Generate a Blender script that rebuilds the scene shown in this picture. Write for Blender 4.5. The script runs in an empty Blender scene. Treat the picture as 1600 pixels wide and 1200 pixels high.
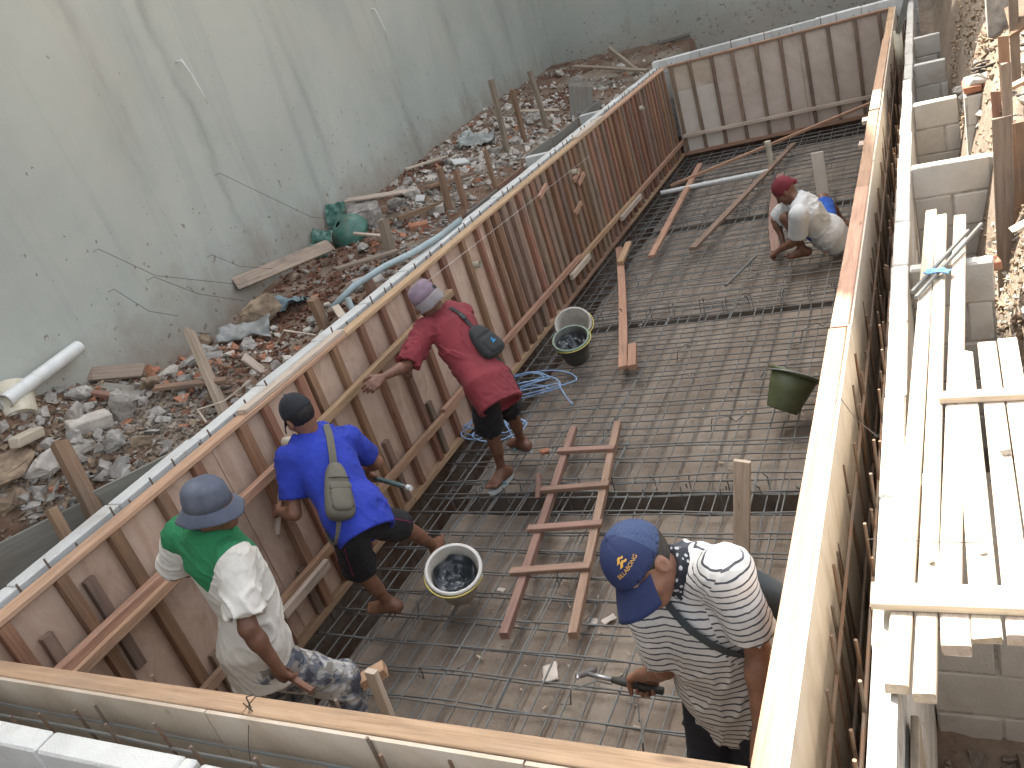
import bpy, bmesh, math, random
import numpy as np
from mathutils import Vector, Matrix, Euler

random.seed(7)
RNG = np.random.default_rng(7)
SC = bpy.context.scene
COL = SC.collection
R = math.radians

# ------------------------------------------------------------------ camera, sky, sun, exposure
cam_data = bpy.data.cameras.new('camera')
cam = bpy.data.objects.new('camera', cam_data)
COL.objects.link(cam)
cam_data.sensor_width = 36.0
cam_data.lens = 29.24
cam_data.clip_start = 0.05
cam_data.clip_end = 600
cam.matrix_world = Matrix(((0.877942, 0.073173, 0.473141, 0.0),
                           (0.380042, 0.494529, -0.781671, 0.0),
                           (-0.291179, 0.866075, 0.406359, 3.0),
                           (0, 0, 0, 1)))
SC.camera = cam

SUN_AZ = Vector((-0.77, 0.64, 0)).normalized()     # the side the sun stands on
SUN_EL = R(52)
WALL_TOP = (9.6, 11.2, 10.3, 14.0)                          # made-up stepped heights above the frame, shaped to cast the wanted shade
to_sun = Vector((SUN_AZ.x * math.cos(SUN_EL), SUN_AZ.y * math.cos(SUN_EL), math.sin(SUN_EL)))
world = bpy.data.worlds.new('World')
SC.world = world
world.use_nodes = True
wn = world.node_tree.nodes
wl = world.node_tree.links
bg = wn['Background']
sky = wn.new('ShaderNodeTexSky')
sky.sky_type = 'NISHITA'
sky.sun_disc = False
sky.sun_elevation = SUN_EL
sky.sun_rotation = math.atan2(SUN_AZ.x, SUN_AZ.y)
sky.air_density = 1.0
sky.dust_density = 6.0
sky.ozone_density = 1.0
hsv = wn.new('ShaderNodeHueSaturation')             # a hazy, whitish tropical sky
hsv.inputs['Saturation'].default_value = 0.33
wl.new(sky.outputs[0], hsv.inputs['Color'])
wl.new(hsv.outputs[0], bg.inputs['Color'])
bg.inputs['Strength'].default_value = 0.15

sun_data = bpy.data.lights.new('sun', 'SUN')
sun_data.energy = 4.6
sun_data.angle = R(0.6)
sun_data.color = (1.0, 0.95, 0.86)
sun = bpy.data.objects.new('sun', sun_data)
COL.objects.link(sun)
sun.rotation_euler = to_sun.to_track_quat('Z', 'Y').to_euler()

SC.view_settings.view_transform = 'Standard'
SC.view_settings.look = 'None'
SC.view_settings.gamma = 1.0
SC.view_settings.use_curve_mapping = False
SC.view_settings.exposure = 2.0
SC.render.engine = 'CYCLES'
SC.cycles.max_bounces = 8
SC.cycles.diffuse_bounces = 5
SC.cycles.use_denoising = True

# ------------------------------------------------------------------ small helpers
def V(*a): return Vector(a)

def tag(o, label=None, cat=None, group=None, kind=None):
    if label: o['label'] = label
    if cat: o['category'] = cat
    if group: o['group'] = group
    if kind: o['kind'] = kind
    return o

def empty(name, loc=(0, 0, 0)):
    o = bpy.data.objects.new(name, None)
    o.location = loc
    o.empty_display_size = 0.1
    COL.objects.link(o)
    return o

def thing(name, label, cat, loc=(0, 0, 0), group=None):
    return tag(empty(name, loc), label, cat, group)

def raw(name, verts, faces, mat=None, parent=None, smooth=False):
    me = bpy.data.meshes.new(name)
    me.from_pydata([tuple(v) for v in verts], [], [tuple(f) for f in faces])
    if smooth:
        me.polygons.foreach_set('use_smooth', [True] * len(me.polygons))
    me.update()
    if mat: me.materials.append(mat)
    return put(name, me, parent)

def put(name, me, parent=None):
    o = bpy.data.objects.new(name, me)
    COL.objects.link(o)
    if parent is not None:
        o.parent = parent
        o.location = -Vector(parent.location) if parent.type == 'EMPTY' and parent.parent is None else (0, 0, 0)
    return o

class MB:
    """collects shapes into one mesh (world coordinates)"""
    def __init__(s): s.v = []; s.f = []
    def add(s, verts, faces):
        n = len(s.v)
        s.v += [tuple(v) for v in verts]
        s.f += [tuple(i + n for i in f) for f in faces]
        return s
    def box(s, lo, hi):
        x0, y0, z0 = lo; x1, y1, z1 = hi
        return s.add([(x0,y0,z0),(x1,y0,z0),(x1,y1,z0),(x0,y1,z0),(x0,y0,z1),(x1,y0,z1),(x1,y1,z1),(x0,y1,z1)],
                     [(3,2,1,0),(4,5,6,7),(0,1,5,4),(1,2,6,5),(2,3,7,6),(3,0,4,7)])
    def tube(s, pts, r, n=6, caps=True, closed=False):
        pts = [Vector(p) for p in pts]
        rr = r if isinstance(r, (list, tuple)) else [r] * len(pts)
        base = len(s.v); m = len(pts)
        t0 = (pts[1] - pts[0]).normalized()
        up = Vector((0, 0, 1)) if abs(t0.z) < .9 else Vector((1, 0, 0))
        a = t0.cross(up).normalized()
        for i, p in enumerate(pts):
            if closed: t = (pts[(i + 1) % m] - pts[i - 1])
            else: t = pts[min(i + 1, m - 1)] - pts[max(i - 1, 0)]
            t = t.normalized() if t.length > 1e-9 else t0
            a = (a - t * a.dot(t)); a = a.normalized() if a.length > 1e-6 else t.orthogonal().normalized()
            b = t.cross(a)
            for k in range(n):
                q = 2 * math.pi * k / n
                s.v.append(tuple(p + (a * math.cos(q) + b * math.sin(q)) * rr[i]))
        seg = m if closed else m - 1
        for i in range(seg):
            for k in range(n):
                k2 = (k + 1) % n; j = (i + 1) % m
                s.f.append((base + i*n + k, base + i*n + k2, base + j*n + k2, base + j*n + k))
        if caps and not closed:
            s.f.append(tuple(base + k for k in reversed(range(n))))
            s.f.append(tuple(base + (m-1)*n + k for k in range(n)))
        return s
    def lathe(s, prof, n=32, M=None):
        """prof: list of (radius, z); M places it"""
        M = M or Matrix()
        base = len(s.v)
        for (r, z) in prof:
            for k in range(n):
                q = 2 * math.pi * k / n
                s.v.append(tuple(M @ Vector((r*math.cos(q), r*math.sin(q), z))))
        for i in range(len(prof) - 1):
            for k in range(n):
                k2 = (k + 1) % n
                s.f.append((base+i*n+k, base+i*n+k2, base+(i+1)*n+k2, base+(i+1)*n+k))
        return s
    def build(s, name, mat=None, parent=None, smooth=False):
        return raw(name, s.v, s.f, mat, parent, smooth)

def frame(a, b, up=(0, 0, 1)):
    """matrix: local X from a towards b, local Z near up, origin midway"""
    a = Vector(a); b = Vector(b)
    x = (b - a).normalized(); u = Vector(up)
    y = u.cross(x)
    if y.length < 1e-4: y = Vector((0, 1, 0)).cross(x)
    y.normalize(); z = x.cross(y)
    M = Matrix((x, y, z)).transposed().to_4x4()
    M.translation = (a + b) / 2
    return M

def board_mesh(L, w, t, warp=0.0, seg=3, ch=0.003, jag=0.0, bend=0.0):
    """a sawn board along local X with chamfered edges, a little bowed and twisted"""
    prof = [(-w/2+ch,-t/2),(w/2-ch,-t/2),(w/2,-t/2+ch),(w/2,t/2-ch),(w/2-ch,t/2),(-w/2+ch,t/2),(-w/2,t/2-ch),(-w/2,-t/2+ch)]
    vs = []; fs = []
    tw = random.uniform(-warp, warp) * 2; b1 = random.uniform(-warp, warp) * .4; b2 = random.uniform(-warp, warp) * .3
    for i in range(seg + 1):
        u = i / seg; x = (u - .5) * L
        q = tw * (u - .5); bow = (1 - (2*u-1)**2)
        for (y, z) in prof:
            e = random.uniform(-jag, jag) if i in (0, seg) else 0
            vs.append((x + e, y*math.cos(q) - z*math.sin(q) + bow*(b1+bend), y*math.sin(q) + z*math.cos(q) + bow*b2))
    for i in range(seg):
        for k in range(8):
            k2 = (k+1) % 8
            fs.append((i*8+k, (i+1)*8+k, (i+1)*8+k2, i*8+k2))
    fs.append(tuple(range(8))); fs.append(tuple(seg*8+k for k in reversed(range(8))))
    return vs, fs

def board(name, a, b, w, t, mat, parent=None, up=(0, 0, 1), warp=0.004, seg=3, jag=0.0, ch=.003, bend=0.0):
    """board from a to b; t is measured along 'up'"""
    L = (Vector(b) - Vector(a)).length
    vs, fs = board_mesh(L, w, t, warp, seg, ch, jag, bend)
    me = bpy.data.meshes.new(name)
    me.from_pydata(vs, [], fs); me.update()
    me.materials.append(mat)
    o = bpy.data.objects.new(name, me); COL.objects.link(o)
    M = frame(a, b, up)
    if parent is not None:
        o.parent = parent
        M = Matrix.Translation(-Vector(parent.location)) @ M if parent.type == 'EMPTY' else M
    o.matrix_local = M
    return o

# ------------------------------------------------------------------ procedural materials
def newmat(name):
    m = bpy.data.materials.new(name); m.use_nodes = True
    return m, m.node_tree.nodes, m.node_tree.links, m.node_tree.nodes['Principled BSDF']

def ramp(n, stops):
    r = n.new('ShaderNodeValToRGB'); e = r.color_ramp.elements
    while len(e) < len(stops): e.new(.5)
    for k, (p, c) in enumerate(stops):
        e[k].position = p; e[k].color = (*c, 1) if len(c) == 3 else c
    return r

def noise(n, l, src, scale, detail=5, rough=.6, dist=0.0):
    t = n.new('ShaderNodeTexNoise')
    t.inputs['Scale'].default_value = scale; t.inputs['Detail'].default_value = detail
    t.inputs['Roughness'].default_value = rough; t.inputs['Distortion'].default_value = dist
    if src is not None: l.new(src, t.inputs['Vector'])
    return t

def mapping(n, l, src, scale=(1, 1, 1), loc=None):
    mp = n.new('ShaderNodeMapping'); mp.inputs['Scale'].default_value = scale
    l.new(src, mp.inputs['Vector'])
    if loc is not None: l.new(loc, mp.inputs['Location'])
    return mp.outputs[0]

def mix(n, l, fac, a, b, mode='MIX'):
    m = n.new('ShaderNodeMix'); m.data_type = 'RGBA'; m.blend_type = mode
    for s, x in ((m.inputs[0], fac), (m.inputs[6], a), (m.inputs[7], b)):
        if isinstance(x, (int, float)): s.default_value = x
        elif isinstance(x, tuple): s.default_value = (*x, 1)
        else: l.new(x, s)
    return m.outputs[2]

def mth(n, l, op, a, b=None, c=None):
    m = n.new('ShaderNodeMath'); m.operation = op
    for k, x in enumerate((a, b, c)):
        if x is None: continue
        if isinstance(x, (int, float)): m.inputs[k].default_value = x
        else: l.new(x, m.inputs[k])
    return m.outputs[0]

def bump(n, l, b, h, strength=.3, dist=.01):
    k = n.new('ShaderNodeBump'); k.inputs['Strength'].default_value = strength
    k.inputs['Distance'].default_value = dist
    l.new(h, k.inputs['Height']); l.new(k.outputs[0], b.inputs['Normal'])
    return k

def obj_coords(n, l, jitter=True):
    tc = n.new('ShaderNodeTexCoord')
    if not jitter: return tc.outputs['Object'], None
    oi = n.new('ShaderNodeObjectInfo')
    add = n.new('ShaderNodeVectorMath'); add.operation = 'ADD'
    sc = n.new('ShaderNodeVectorMath'); sc.operation = 'SCALE'
    sc.inputs[0].default_value = (17, 31, 23); l.new(oi.outputs['Random'], sc.inputs['Scale'])
    l.new(tc.outputs['Object'], add.inputs[0]); l.new(sc.outputs[0], add.inputs[1])
    return add.outputs[0], oi.outputs['Random']

def wood(name, dark, mid, light, stain=.35, rough=.78, vary=.35, dirt=(.10, .085, .07), dirt_amt=.5):
    m, n, l, b = newmat(name)
    co, rnd = obj_coords(n, l)
    g = noise(n, l, mapping(n, l, co, (1.2, 26, 26)), 2.2, 6, .62, .6)
    f = noise(n, l, mapping(n, l, co, (3, 140, 140)), 2.0, 3, .6)
    r = ramp(n, [(.25, dark), (.5, mid), (.75, light)])
    l.new(mix(n, l, .3, g.outputs[0], f.outputs[0]), r.inputs[0])
    v = mth(n, l, 'MULTIPLY_ADD', rnd, vary, 1 - vary * .6)
    hs = n.new('ShaderNodeHueSaturation'); l.new(r.outputs[0], hs.inputs['Color']); l.new(v, hs.inputs['Value'])
    h2 = mth(n, l, 'MULTIPLY_ADD', mth(n, l, 'FRACT', mth(n, l, 'MULTIPLY', rnd, 7.31)), .025, .4875)
    l.new(h2, hs.inputs['Hue'])
    d = noise(n, l, mapping(n, l, co, (1, 2.5, 2.5)), 2.6, 6, .65, .5)
    dr = ramp(n, [(.5, (0, 0, 0)), (.68, (1, 1, 1))]); l.new(d.outputs[0], dr.inputs[0])
    col = mix(n, l, mth(n, l, 'MULTIPLY', dr.outputs[0], dirt_amt), hs.outputs[0], dirt)
    # knots
    vo = n.new('ShaderNodeTexVoronoi'); vo.inputs['Scale'].default_value = 1.0
    l.new(mapping(n, l, co, (2.2, 9, 9)), vo.inputs['Vector'])
    kr = ramp(n, [(.03, (1, 1, 1)), (.11, (0, 0, 0))]); l.new(vo.outputs['Distance'], kr.inputs[0])
    col = mix(n, l, mth(n, l, 'MULTIPLY', kr.outputs[0], .6), col, tuple(x * .4 for x in dark))
    l.new(col, b.inputs['Base Color'])
    b.inputs['Roughness'].default_value = rough
    bump(n, l, b, mix(n, l, .5, g.outputs[0], f.outputs[0]), .35, .004)
    return m

def plain(name, col, rough=.6, metal=0.0, var=.15, scale=9, dirt=None, dirt_amt=.5, bumpy=.15, bscale=60, spec=None):
    m, n, l, b = newmat(name)
    co, rnd = obj_coords(n, l)
    t = noise(n, l, co, scale, 5, .6)
    lo = tuple(max(0, c * (1 - var * 1.6)) for c in col); hi = tuple(min(1, c * (1 + var)) for c in col)
    r = ramp(n, [(.3, lo), (.7, hi)]); l.new(t.outputs[0], r.inputs[0])
    c = r.outputs[0]
    if dirt:
        d = noise(n, l, co, scale * .45, 6, .7, .8)
        dr = ramp(n, [(.5, (0, 0, 0)), (.66, (1, 1, 1))]); l.new(d.outputs[0], dr.inputs[0])
        c = mix(n, l, mth(n, l, 'MULTIPLY', dr.outputs[0], dirt_amt), c, dirt)
    l.new(c, b.inputs['Base Color'])
    b.inputs['Roughness'].default_value = rough; b.inputs['Metallic'].default_value = metal
    if spec is not None: b.inputs['Specular IOR Level'].default_value = spec
    if bumpy:
        t2 = noise(n, l, co, bscale, 4, .6); bump(n, l, b, t2.outputs[0], bumpy, .004)
    return m

M = {}
M['stud'] = wood('stud_wood', (.125, .065, .038), (.26, .135, .078), (.36, .21, .13), vary=.5)
M['stud_old'] = wood('old_stud_wood', (.11, .072, .05), (.23, .155, .108), (.33, .24, .175), vary=.4, dirt_amt=.6)
M['plate'] = wood('plate_wood', (.22, .125, .07), (.42, .26, .16), (.54, .37, .25), vary=.3, dirt_amt=.25)
M['rail'] = wood('rail_wood', (.20, .115, .065), (.40, .24, .145), (.52, .36, .24), vary=.3, dirt_amt=.35)
M['pale_board'] = wood('pale_board_wood', (.32, .25, .18), (.52, .43, .33), (.62, .54, .44), vary=.25, dirt_amt=.3)
M['stake'] = wood('stake_wood', (.12, .09, .065), (.26, .20, .145), (.38, .31, .235), vary=.4, dirt_amt=.6)
M['stake_brown'] = wood('brown_stake_wood', (.11, .06, .035), (.235, .135, .085), (.33, .21, .14), vary=.4, dirt_amt=.5)
M['ladder'] = wood('ladder_wood', (.15, .09, .062), (.28, .175, .125), (.38, .26, .195), vary=.3, dirt_amt=.3)

def plywood(name, a, b_, c_, stainc=(.16, .075, .035), stain=.55):
    m, n, l, b = newmat(name)
    co, rnd = obj_coords(n, l)
    g = noise(n, l, mapping(n, l, co, (1.0, 3.2, 1.1)), 1.6, 6, .6, 2.2)
    f = noise(n, l, mapping(n, l, co, (40, 3, 6)), 2.0, 3, .6)
    r = ramp(n, [(.3, a), (.5, b_), (.72, c_)]); l.new(mix(n, l, .15, g.outputs[0], f.outputs[0]), r.inputs[0])
    d = noise(n, l, co, 1.7, 7, .68, .4)
    dr = ramp(n, [(.52, (0, 0, 0)), (.72, (1, 1, 1))]); l.new(d.outputs[0], dr.inputs[0])
    col = mix(n, l, mth(n, l, 'MULTIPLY', dr.outputs[0], stain), r.outputs[0], stainc)
    vo = n.new('ShaderNodeTexVoronoi'); vo.inputs['Scale'].default_value = 3.0; l.new(co, vo.inputs['Vector'])
    kr = ramp(n, [(.02, (1, 1, 1)), (.06, (0, 0, 0))]); l.new(vo.outputs['Distance'], kr.inputs[0])
    col = mix(n, l, mth(n, l, 'MULTIPLY', kr.outputs[0], .55), col, tuple(x * .4 for x in a))
    v = mth(n, l, 'MULTIPLY_ADD', rnd, .22, .88)
    hs = n.new('ShaderNodeHueSaturation'); l.new(col, hs.inputs['Color']); l.new(v, hs.inputs['Value'])
    l.new(hs.outputs[0], b.inputs['Base Color']); b.inputs['Roughness'].default_value = .72
    bump(n, l, b, g.outputs[0], .12, .004)
    return m
M['ply'] = plywood('plywood', (.37, .245, .17), (.47, .335, .25), (.54, .41, .32), stain=.4)
M['ply_pale'] = plywood('pale_plywood', (.46, .37, .30), (.56, .47, .39), (.62, .54, .46), stainc=(.34, .22, .16), stain=.3)
M['ply_new'] = plywood('new_plywood', (.56, .49, .41), (.62, .56, .48), (.66, .61, .53), stainc=(.45, .36, .28), stain=.15)
M['ply_outer'] = plywood('outer_plywood', (.42, .33, .24), (.52, .43, .33), (.58, .50, .41), stainc=(.28, .20, .13), stain=.3)

def steel(name, a, rust, amt=.5, rough=.6, metal=.35):
    m, n, l, b = newmat(name)
    co, rnd = obj_coords(n, l)
    t = noise(n, l, co, 7, 5, .65)
    r = ramp(n, [(.42, (0, 0, 0)), (.66, (1, 1, 1))]); l.new(t.outputs[0], r.inputs[0])
    c = mix(n, l, mth(n, l, 'MULTIPLY', r.outputs[0], amt), a, rust)
    l.new(c, b.inputs['Base Color']); b.inputs['Roughness'].default_value = rough; b.inputs['Metallic'].default_value = metal
    w = n.new('ShaderNodeTexNoise'); w.inputs['Scale'].default_value = 150; l.new(co, w.inputs['Vector'])
    bump(n, l, b, w.outputs[0], .3, .002)
    return m
M['rebar'] = steel('rebar_steel', (.155, .165, .16), (.16, .115, .085), .5, .6, .15)
M['rebar_rust'] = steel('rusty_rebar_steel', (.17, .13, .10), (.22, .105, .05), .8, .7, .2)
M['wire'] = steel('tie_wire_steel', (.06, .055, .05), (.09, .06, .04), .6, .6, .5)
M['tool_steel'] = steel('tool_steel', (.35, .36, .37), (.22, .17, .14), .35, .4, .8)

def aac(name, a, c2, dirt):
    m, n, l, b = newmat(name)
    co, rnd = obj_coords(n, l)
    t = noise(n, l, co, 5, 7, .65)
    r = ramp(n, [(.3, a), (.7, c2)]); l.new(t.outputs[0], r.inputs[0])
    d = noise(n, l, co, 3.2, 7, .72, .5)
    dr = ramp(n, [(.54, (0, 0, 0)), (.70, (1, 1, 1))]); l.new(d.outputs[0], dr.inputs[0])
    c = mix(n, l, mth(n, l, 'MULTIPLY', dr.outputs[0], .55), r.outputs[0], dirt)
    v = mth(n, l, 'MULTIPLY_ADD', rnd, .2, .88)
    hs = n.new('ShaderNodeHueSaturation'); l.new(c, hs.inputs['Color']); l.new(v, hs.inputs['Value'])
    l.new(hs.outputs[0], b.inputs['Base Color']); b.inputs['Roughness'].default_value = .92
    p = n.new('ShaderNodeTexVoronoi'); p.inputs['Scale'].default_value = 110; l.new(co, p.inputs['Vector'])
    k = mix(n, l, .5, p.outputs['Distance'], noise(n, l, co, 30, 5, .6).outputs[0])
    bump(n, l, b, k, .45, .006)
    return m
M['aac'] = aac('aerated_block', (.50, .50, .47), (.62, .62, .585), (.36, .31, .25))
M['aac_right'] = aac('aerated_block_warm', (.46, .44, .39), (.57, .55, .50), (.36, .29, .22))
M['mortar'] = plain('mortar', (.40, .38, .34), .95, var=.3, scale=14, bumpy=.7, bscale=60)

def slab_mat():
    m, n, l, b = newmat('lean_concrete')
    co, _ = obj_coords(n, l)
    t = noise(n, l, co, 1.6, 7, .66, .4)
    r = ramp(n, [(.3, (.155, .122, .092)), (.5, (.225, .183, .142)), (.72, (.29, .245, .197))]); l.new(t.outputs[0], r.inputs[0])
    d = noise(n, l, co, 8, 6, .72)
    dr = ramp(n, [(.48, (0, 0, 0)), (.66, (1, 1, 1))]); l.new(d.outputs[0], dr.inputs[0])
    c = mix(n, l, mth(n, l, 'MULTIPLY', dr.outputs[0], .5), r.outputs[0], (.15, .095, .06))
    s = noise(n, l, co, 70, 3, .6)
    sr = ramp(n, [(.62, (0, 0, 0)), (.72, (1, 1, 1))]); l.new(s.outputs[0], sr.inputs[0])
    c = mix(n, l, mth(n, l, 'MULTIPLY', sr.outputs[0], .45), c, (.36, .33, .28))
    l.new(c, b.inputs['Base Color']); b.inputs['Roughness'].default_value = .9
    bump(n, l, b, mix(n, l, .5, d.outputs[0], s.outputs[0]), .6, .012)
    return m
M['slab'] = slab_mat()

def wall_mat():
    """pale grey poured concrete: long vertical run marks, blotches, mud splashed near its foot"""
    m, n, l, b = newmat('poured_concrete')
    tc = n.new('ShaderNodeTexCoord'); co = tc.outputs['Object']
    t = noise(n, l, co, .55, 7, .6, .3)
    r = ramp(n, [(.28, (.315, .34, .305)), (.5, (.38, .402, .358)), (.74, (.435, .447, .395))]); l.new(t.outputs[0], r.inputs[0])
    st = noise(n, l, mapping(n, l, co, (1.5, 1.5, .22)), 1.0, 7, .66, .9)
    sr = ramp(n, [(.52, (0, 0, 0)), (.72, (1, 1, 1))]); l.new(st.outputs[0], sr.inputs[0])
    c = mix(n, l, mth(n, l, 'MULTIPLY', sr.outputs[0], .5), r.outputs[0], (.235, .25, .235))
    st2 = noise(n, l, mapping(n, l, co, (4.0, 4.0, .14)), 1.0, 6, .65, .6)
    s2 = ramp(n, [(.60, (0, 0, 0)), (.67, (1, 1, 1))]); l.new(st2.outputs[0], s2.inputs[0])
    c = mix(n, l, mth(n, l, 'MULTIPLY', s2.outputs[0], .14), c, (.26, .27, .25))
    y = noise(n, l, co, .8, 5, .6); yr = ramp(n, [(.5, (0, 0, 0)), (.7, (1, 1, 1))]); l.new(y.outputs[0], yr.inputs[0])
    c = mix(n, l, mth(n, l, 'MULTIPLY', yr.outputs[0], .3), c, (.44, .405, .33))
    # rust-grey run marks below the tie holes
    sy = n.new('ShaderNodeSeparateXYZ'); l.new(co, sy.inputs[0])
    wobn = noise(n, l, mapping(n, l, co, (1, 1, 1)), 1.3, 4, .6)
    yy = mth(n, l, 'ADD', sy.outputs['Y'], mth(n, l, 'MULTIPLY_ADD', wobn.outputs[0], .5, -.25))
    brk = noise(n, l, mapping(n, l, co, (1, 3, .7)), 1.4, 6, .7)
    bk = ramp(n, [(.38, (0, 0, 0)), (.62, (1, 1, 1))]); l.new(brk.outputs[0], bk.inputs[0])
    for (yc, wd, am) in ((4.62, .10, .34), (5.5, .07, .42), (7.35, .09, .32), (9.75, .13, .45), (12.1, .12, .34), (15.2, .2, .34)):
        q = mth(n, l, 'DIVIDE', mth(n, l, 'SUBTRACT', yy, yc), wd)
        g_ = mth(n, l, 'POWER', 2.718, mth(n, l, 'MULTIPLY', mth(n, l, 'MULTIPLY', q, q), -1.0))
        c = mix(n, l, mth(n, l, 'MULTIPLY', mth(n, l, 'MULTIPLY', g_, bk.outputs[0]), am), c, (.17, .18, .165))
    # mud: strongest at the foot of the wall, breaking up into spots above
    se = n.new('ShaderNodeSeparateXYZ'); l.new(co, se.inputs[0])
    hgt = n.new('ShaderNodeMapRange'); hgt.inputs[1].default_value = 1.1; hgt.inputs[2].default_value = 2.9
    hgt.inputs[3].default_value = .95; hgt.inputs[4].default_value = 0.0; l.new(se.outputs['Z'], hgt.inputs[0])
    big = noise(n, l, co, 1.7, 6, .7); sp = noise(n, l, co, 16, 3, .55)
    h2 = mth(n, l, 'POWER', hgt.outputs[0], 1.7)
    nearer = n.new('ShaderNodeMapRange'); nearer.inputs[1].default_value = 14.0; nearer.inputs[2].default_value = 18.0; nearer.inputs[3].default_value = .85; nearer.inputs[4].default_value = .38; l.new(se.outputs['Y'], nearer.inputs[0]); mul0 = nearer.outputs[0]
    film = mth(n, l, 'SUBTRACT', mth(n, l, 'ADD', h2, mth(n, l, 'MULTIPLY', big.outputs[0], .9)), .78)
    fr = n.new('ShaderNodeMapRange'); fr.inputs[1].default_value = 0.0; fr.inputs[2].default_value = .5; l.new(film, fr.inputs[0])
    c = mix(n, l, mth(n, l, 'MULTIPLY', fr.outputs[0], mul0), c, (.21, .145, .10))
    spot = mth(n, l, 'GREATER_THAN', mth(n, l, 'ADD', sp.outputs[0], mth(n, l, 'MULTIPLY', hgt.outputs[0], .11)), .735)
    c = mix(n, l, mth(n, l, 'MULTIPLY', spot, .7), c, (.15, .10, .07))
    l.new(c, b.inputs['Base Color']); b.inputs['Roughness'].default_value = .85
    bump(n, l, b, mix(n, l, .5, t.outputs[0], noise(n, l, co, 22, 5, .6).outputs[0]), .25, .02)
    return m
M['wall'] = wall_mat()

def earth_mat():
    m, n, l, b = newmat('earth')
    tc = n.new('ShaderNodeTexCoord'); co = tc.outputs['Object']
    t = noise(n, l, co, 1.1, 7, .66, .5)
    r = ramp(n, [(.30, (.075, .038, .022)), (.45, (.15, .085, .052)), (.58, (.215, .165, .12)), (.75, (.30, .265, .215))]); l.new(t.outputs[0], r.inputs[0])
    d = noise(n, l, co, 14, 6, .72)
    sx = n.new('ShaderNodeSeparateXYZ'); l.new(co, sx.inputs[0])
    mr = n.new('ShaderNodeMapRange'); mr.inputs[1].default_value = -.6; mr.inputs[2].default_value = .1; mr.inputs[3].default_value = 0; mr.inputs[4].default_value = .62; l.new(sx.outputs['X'], mr.inputs[0])
    base = mix(n, l, mr.outputs[0], r.outputs[0], (.25, .205, .155))      # dusty fill on the right-hand bank
    c = mix(n, l, .55, base, d.outputs[0], 'OVERLAY')
    l.new(c, b.inputs['Base Color']); b.inputs['Roughness'].default_value = .95
    bump(n, l, b, mix(n, l, .5, d.outputs[0], noise(n, l, co, 55, 4, .7).outputs[0]), .9, .02)
    return m
M['earth'] = earth_mat()
M['red_soil'] = plain('red_soil', (.155, .072, .042), .97, var=.45, scale=18, bumpy=.9, bscale=70)
M['grey_soil'] = plain('cement_soil', (.255, .21, .165), .97, var=.4, scale=16, bumpy=.9, bscale=60)
M['stone_grey'] = plain('broken_concrete', (.325, .30, .265), .93, var=.3, scale=14, dirt=(.19, .14, .10), dirt_amt=.6, bumpy=.6, bscale=50)
M['stone_pale'] = plain('pale_rubble', (.47, .425, .365), .93, var=.2, scale=14, dirt=(.28, .22, .17), dirt_amt=.5, bumpy=.5, bscale=50)
M['stone_brown'] = plain('brown_rock', (.26, .19, .125), .93, var=.35, scale=12, dirt=(.14, .09, .06), dirt_amt=.6, bumpy=.7, bscale=40)
M['brick'] = plain('brick', (.36, .155, .085), .9, var=.25, scale=18, dirt=(.33, .27, .22), dirt_amt=.4, bumpy=.4, bscale=50)
M['board_grey'] = wood('muddy_board', (.13, .12, .095), (.22, .205, .17), (.30, .28, .24), vary=.25, dirt_amt=.6, dirt=(.17, .13, .09))
M['pvc'] = plain('white_pvc', (.62, .63, .60), .4, var=.06, dirt=(.35, .32, .27), dirt_amt=.4, bumpy=0)
M['pvc_grey'] = plain('grey_pvc', (.30, .37, .38), .45, var=.1, dirt=(.3, .27, .22), dirt_amt=.4, bumpy=0)
M['pvc_cream'] = plain('cream_pvc', (.55, .50, .38), .45, var=.1, dirt=(.3, .25, .18), dirt_amt=.4, bumpy=0)
M['green_plastic'] = plain('green_plastic', (.055, .15, .115), .45, var=.25, dirt=(.2, .15, .1), dirt_amt=.45, bumpy=.1)
M['rope'] = plain('blue_rope', (.24, .37, .56), .55, var=.2, bumpy=.4, bscale=200)

# ------------------------------------------------------------------ terrain heights
def vnoise(x,y,seed=0):
    xi=np.floor(x).astype(np.int64);yi=np.floor(y).astype(np.int64);fx=x-xi;fy=y-yi
    fx=fx*fx*(3-2*fx);fy=fy*fy*(3-2*fy)
    def h(a,b):
        n=(a*374761393+b*668265263+seed*982451653)&0xffffffff
        n=((n^(n>>13))*1274126177)&0xffffffff
        return ((n^(n>>16))&0xffff)/65535.0
    return (h(xi,yi)*(1-fx)+h(xi+1,yi)*fx)*(1-fy)+(h(xi,yi+1)*(1-fx)+h(xi+1,yi+1)*fx)*fy
def fbm(x,y,s,o=4,seed=0):
    a=0;k=1.0;t=0
    for i in range(o):
        a=a+k*(vnoise(x*s,y*s,seed+i)-.5);s*=2.07;t+=k;k*=.5
    return a/t
def sst(a,b,x):
    t=np.clip((x-a)/(b-a),0,1);return t*t*(3-2*t)
def wall_x(y): return -5.2-.15*(y-4)
def bank_edge(y):  # edge of the left bank beside the block wall
    return np.interp(y,[-5,1,2.0,2.9,3.3,5.8,6.4,13,13.6,40],[-5,-5,-4.62,-3.98,-3.84,-3.84,-4.3,-4.2,-4.2,-4.2])
def base_z(y): return np.interp(y,[0,2.66,3.3,3.9,4.5,5.5,6.4,7.2,9,12.8,17,30],[1.85,1.8,1.55,1.36,1.3,1.35,1.3,1.4,1.45,1.5,1.4,1.3])
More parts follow.
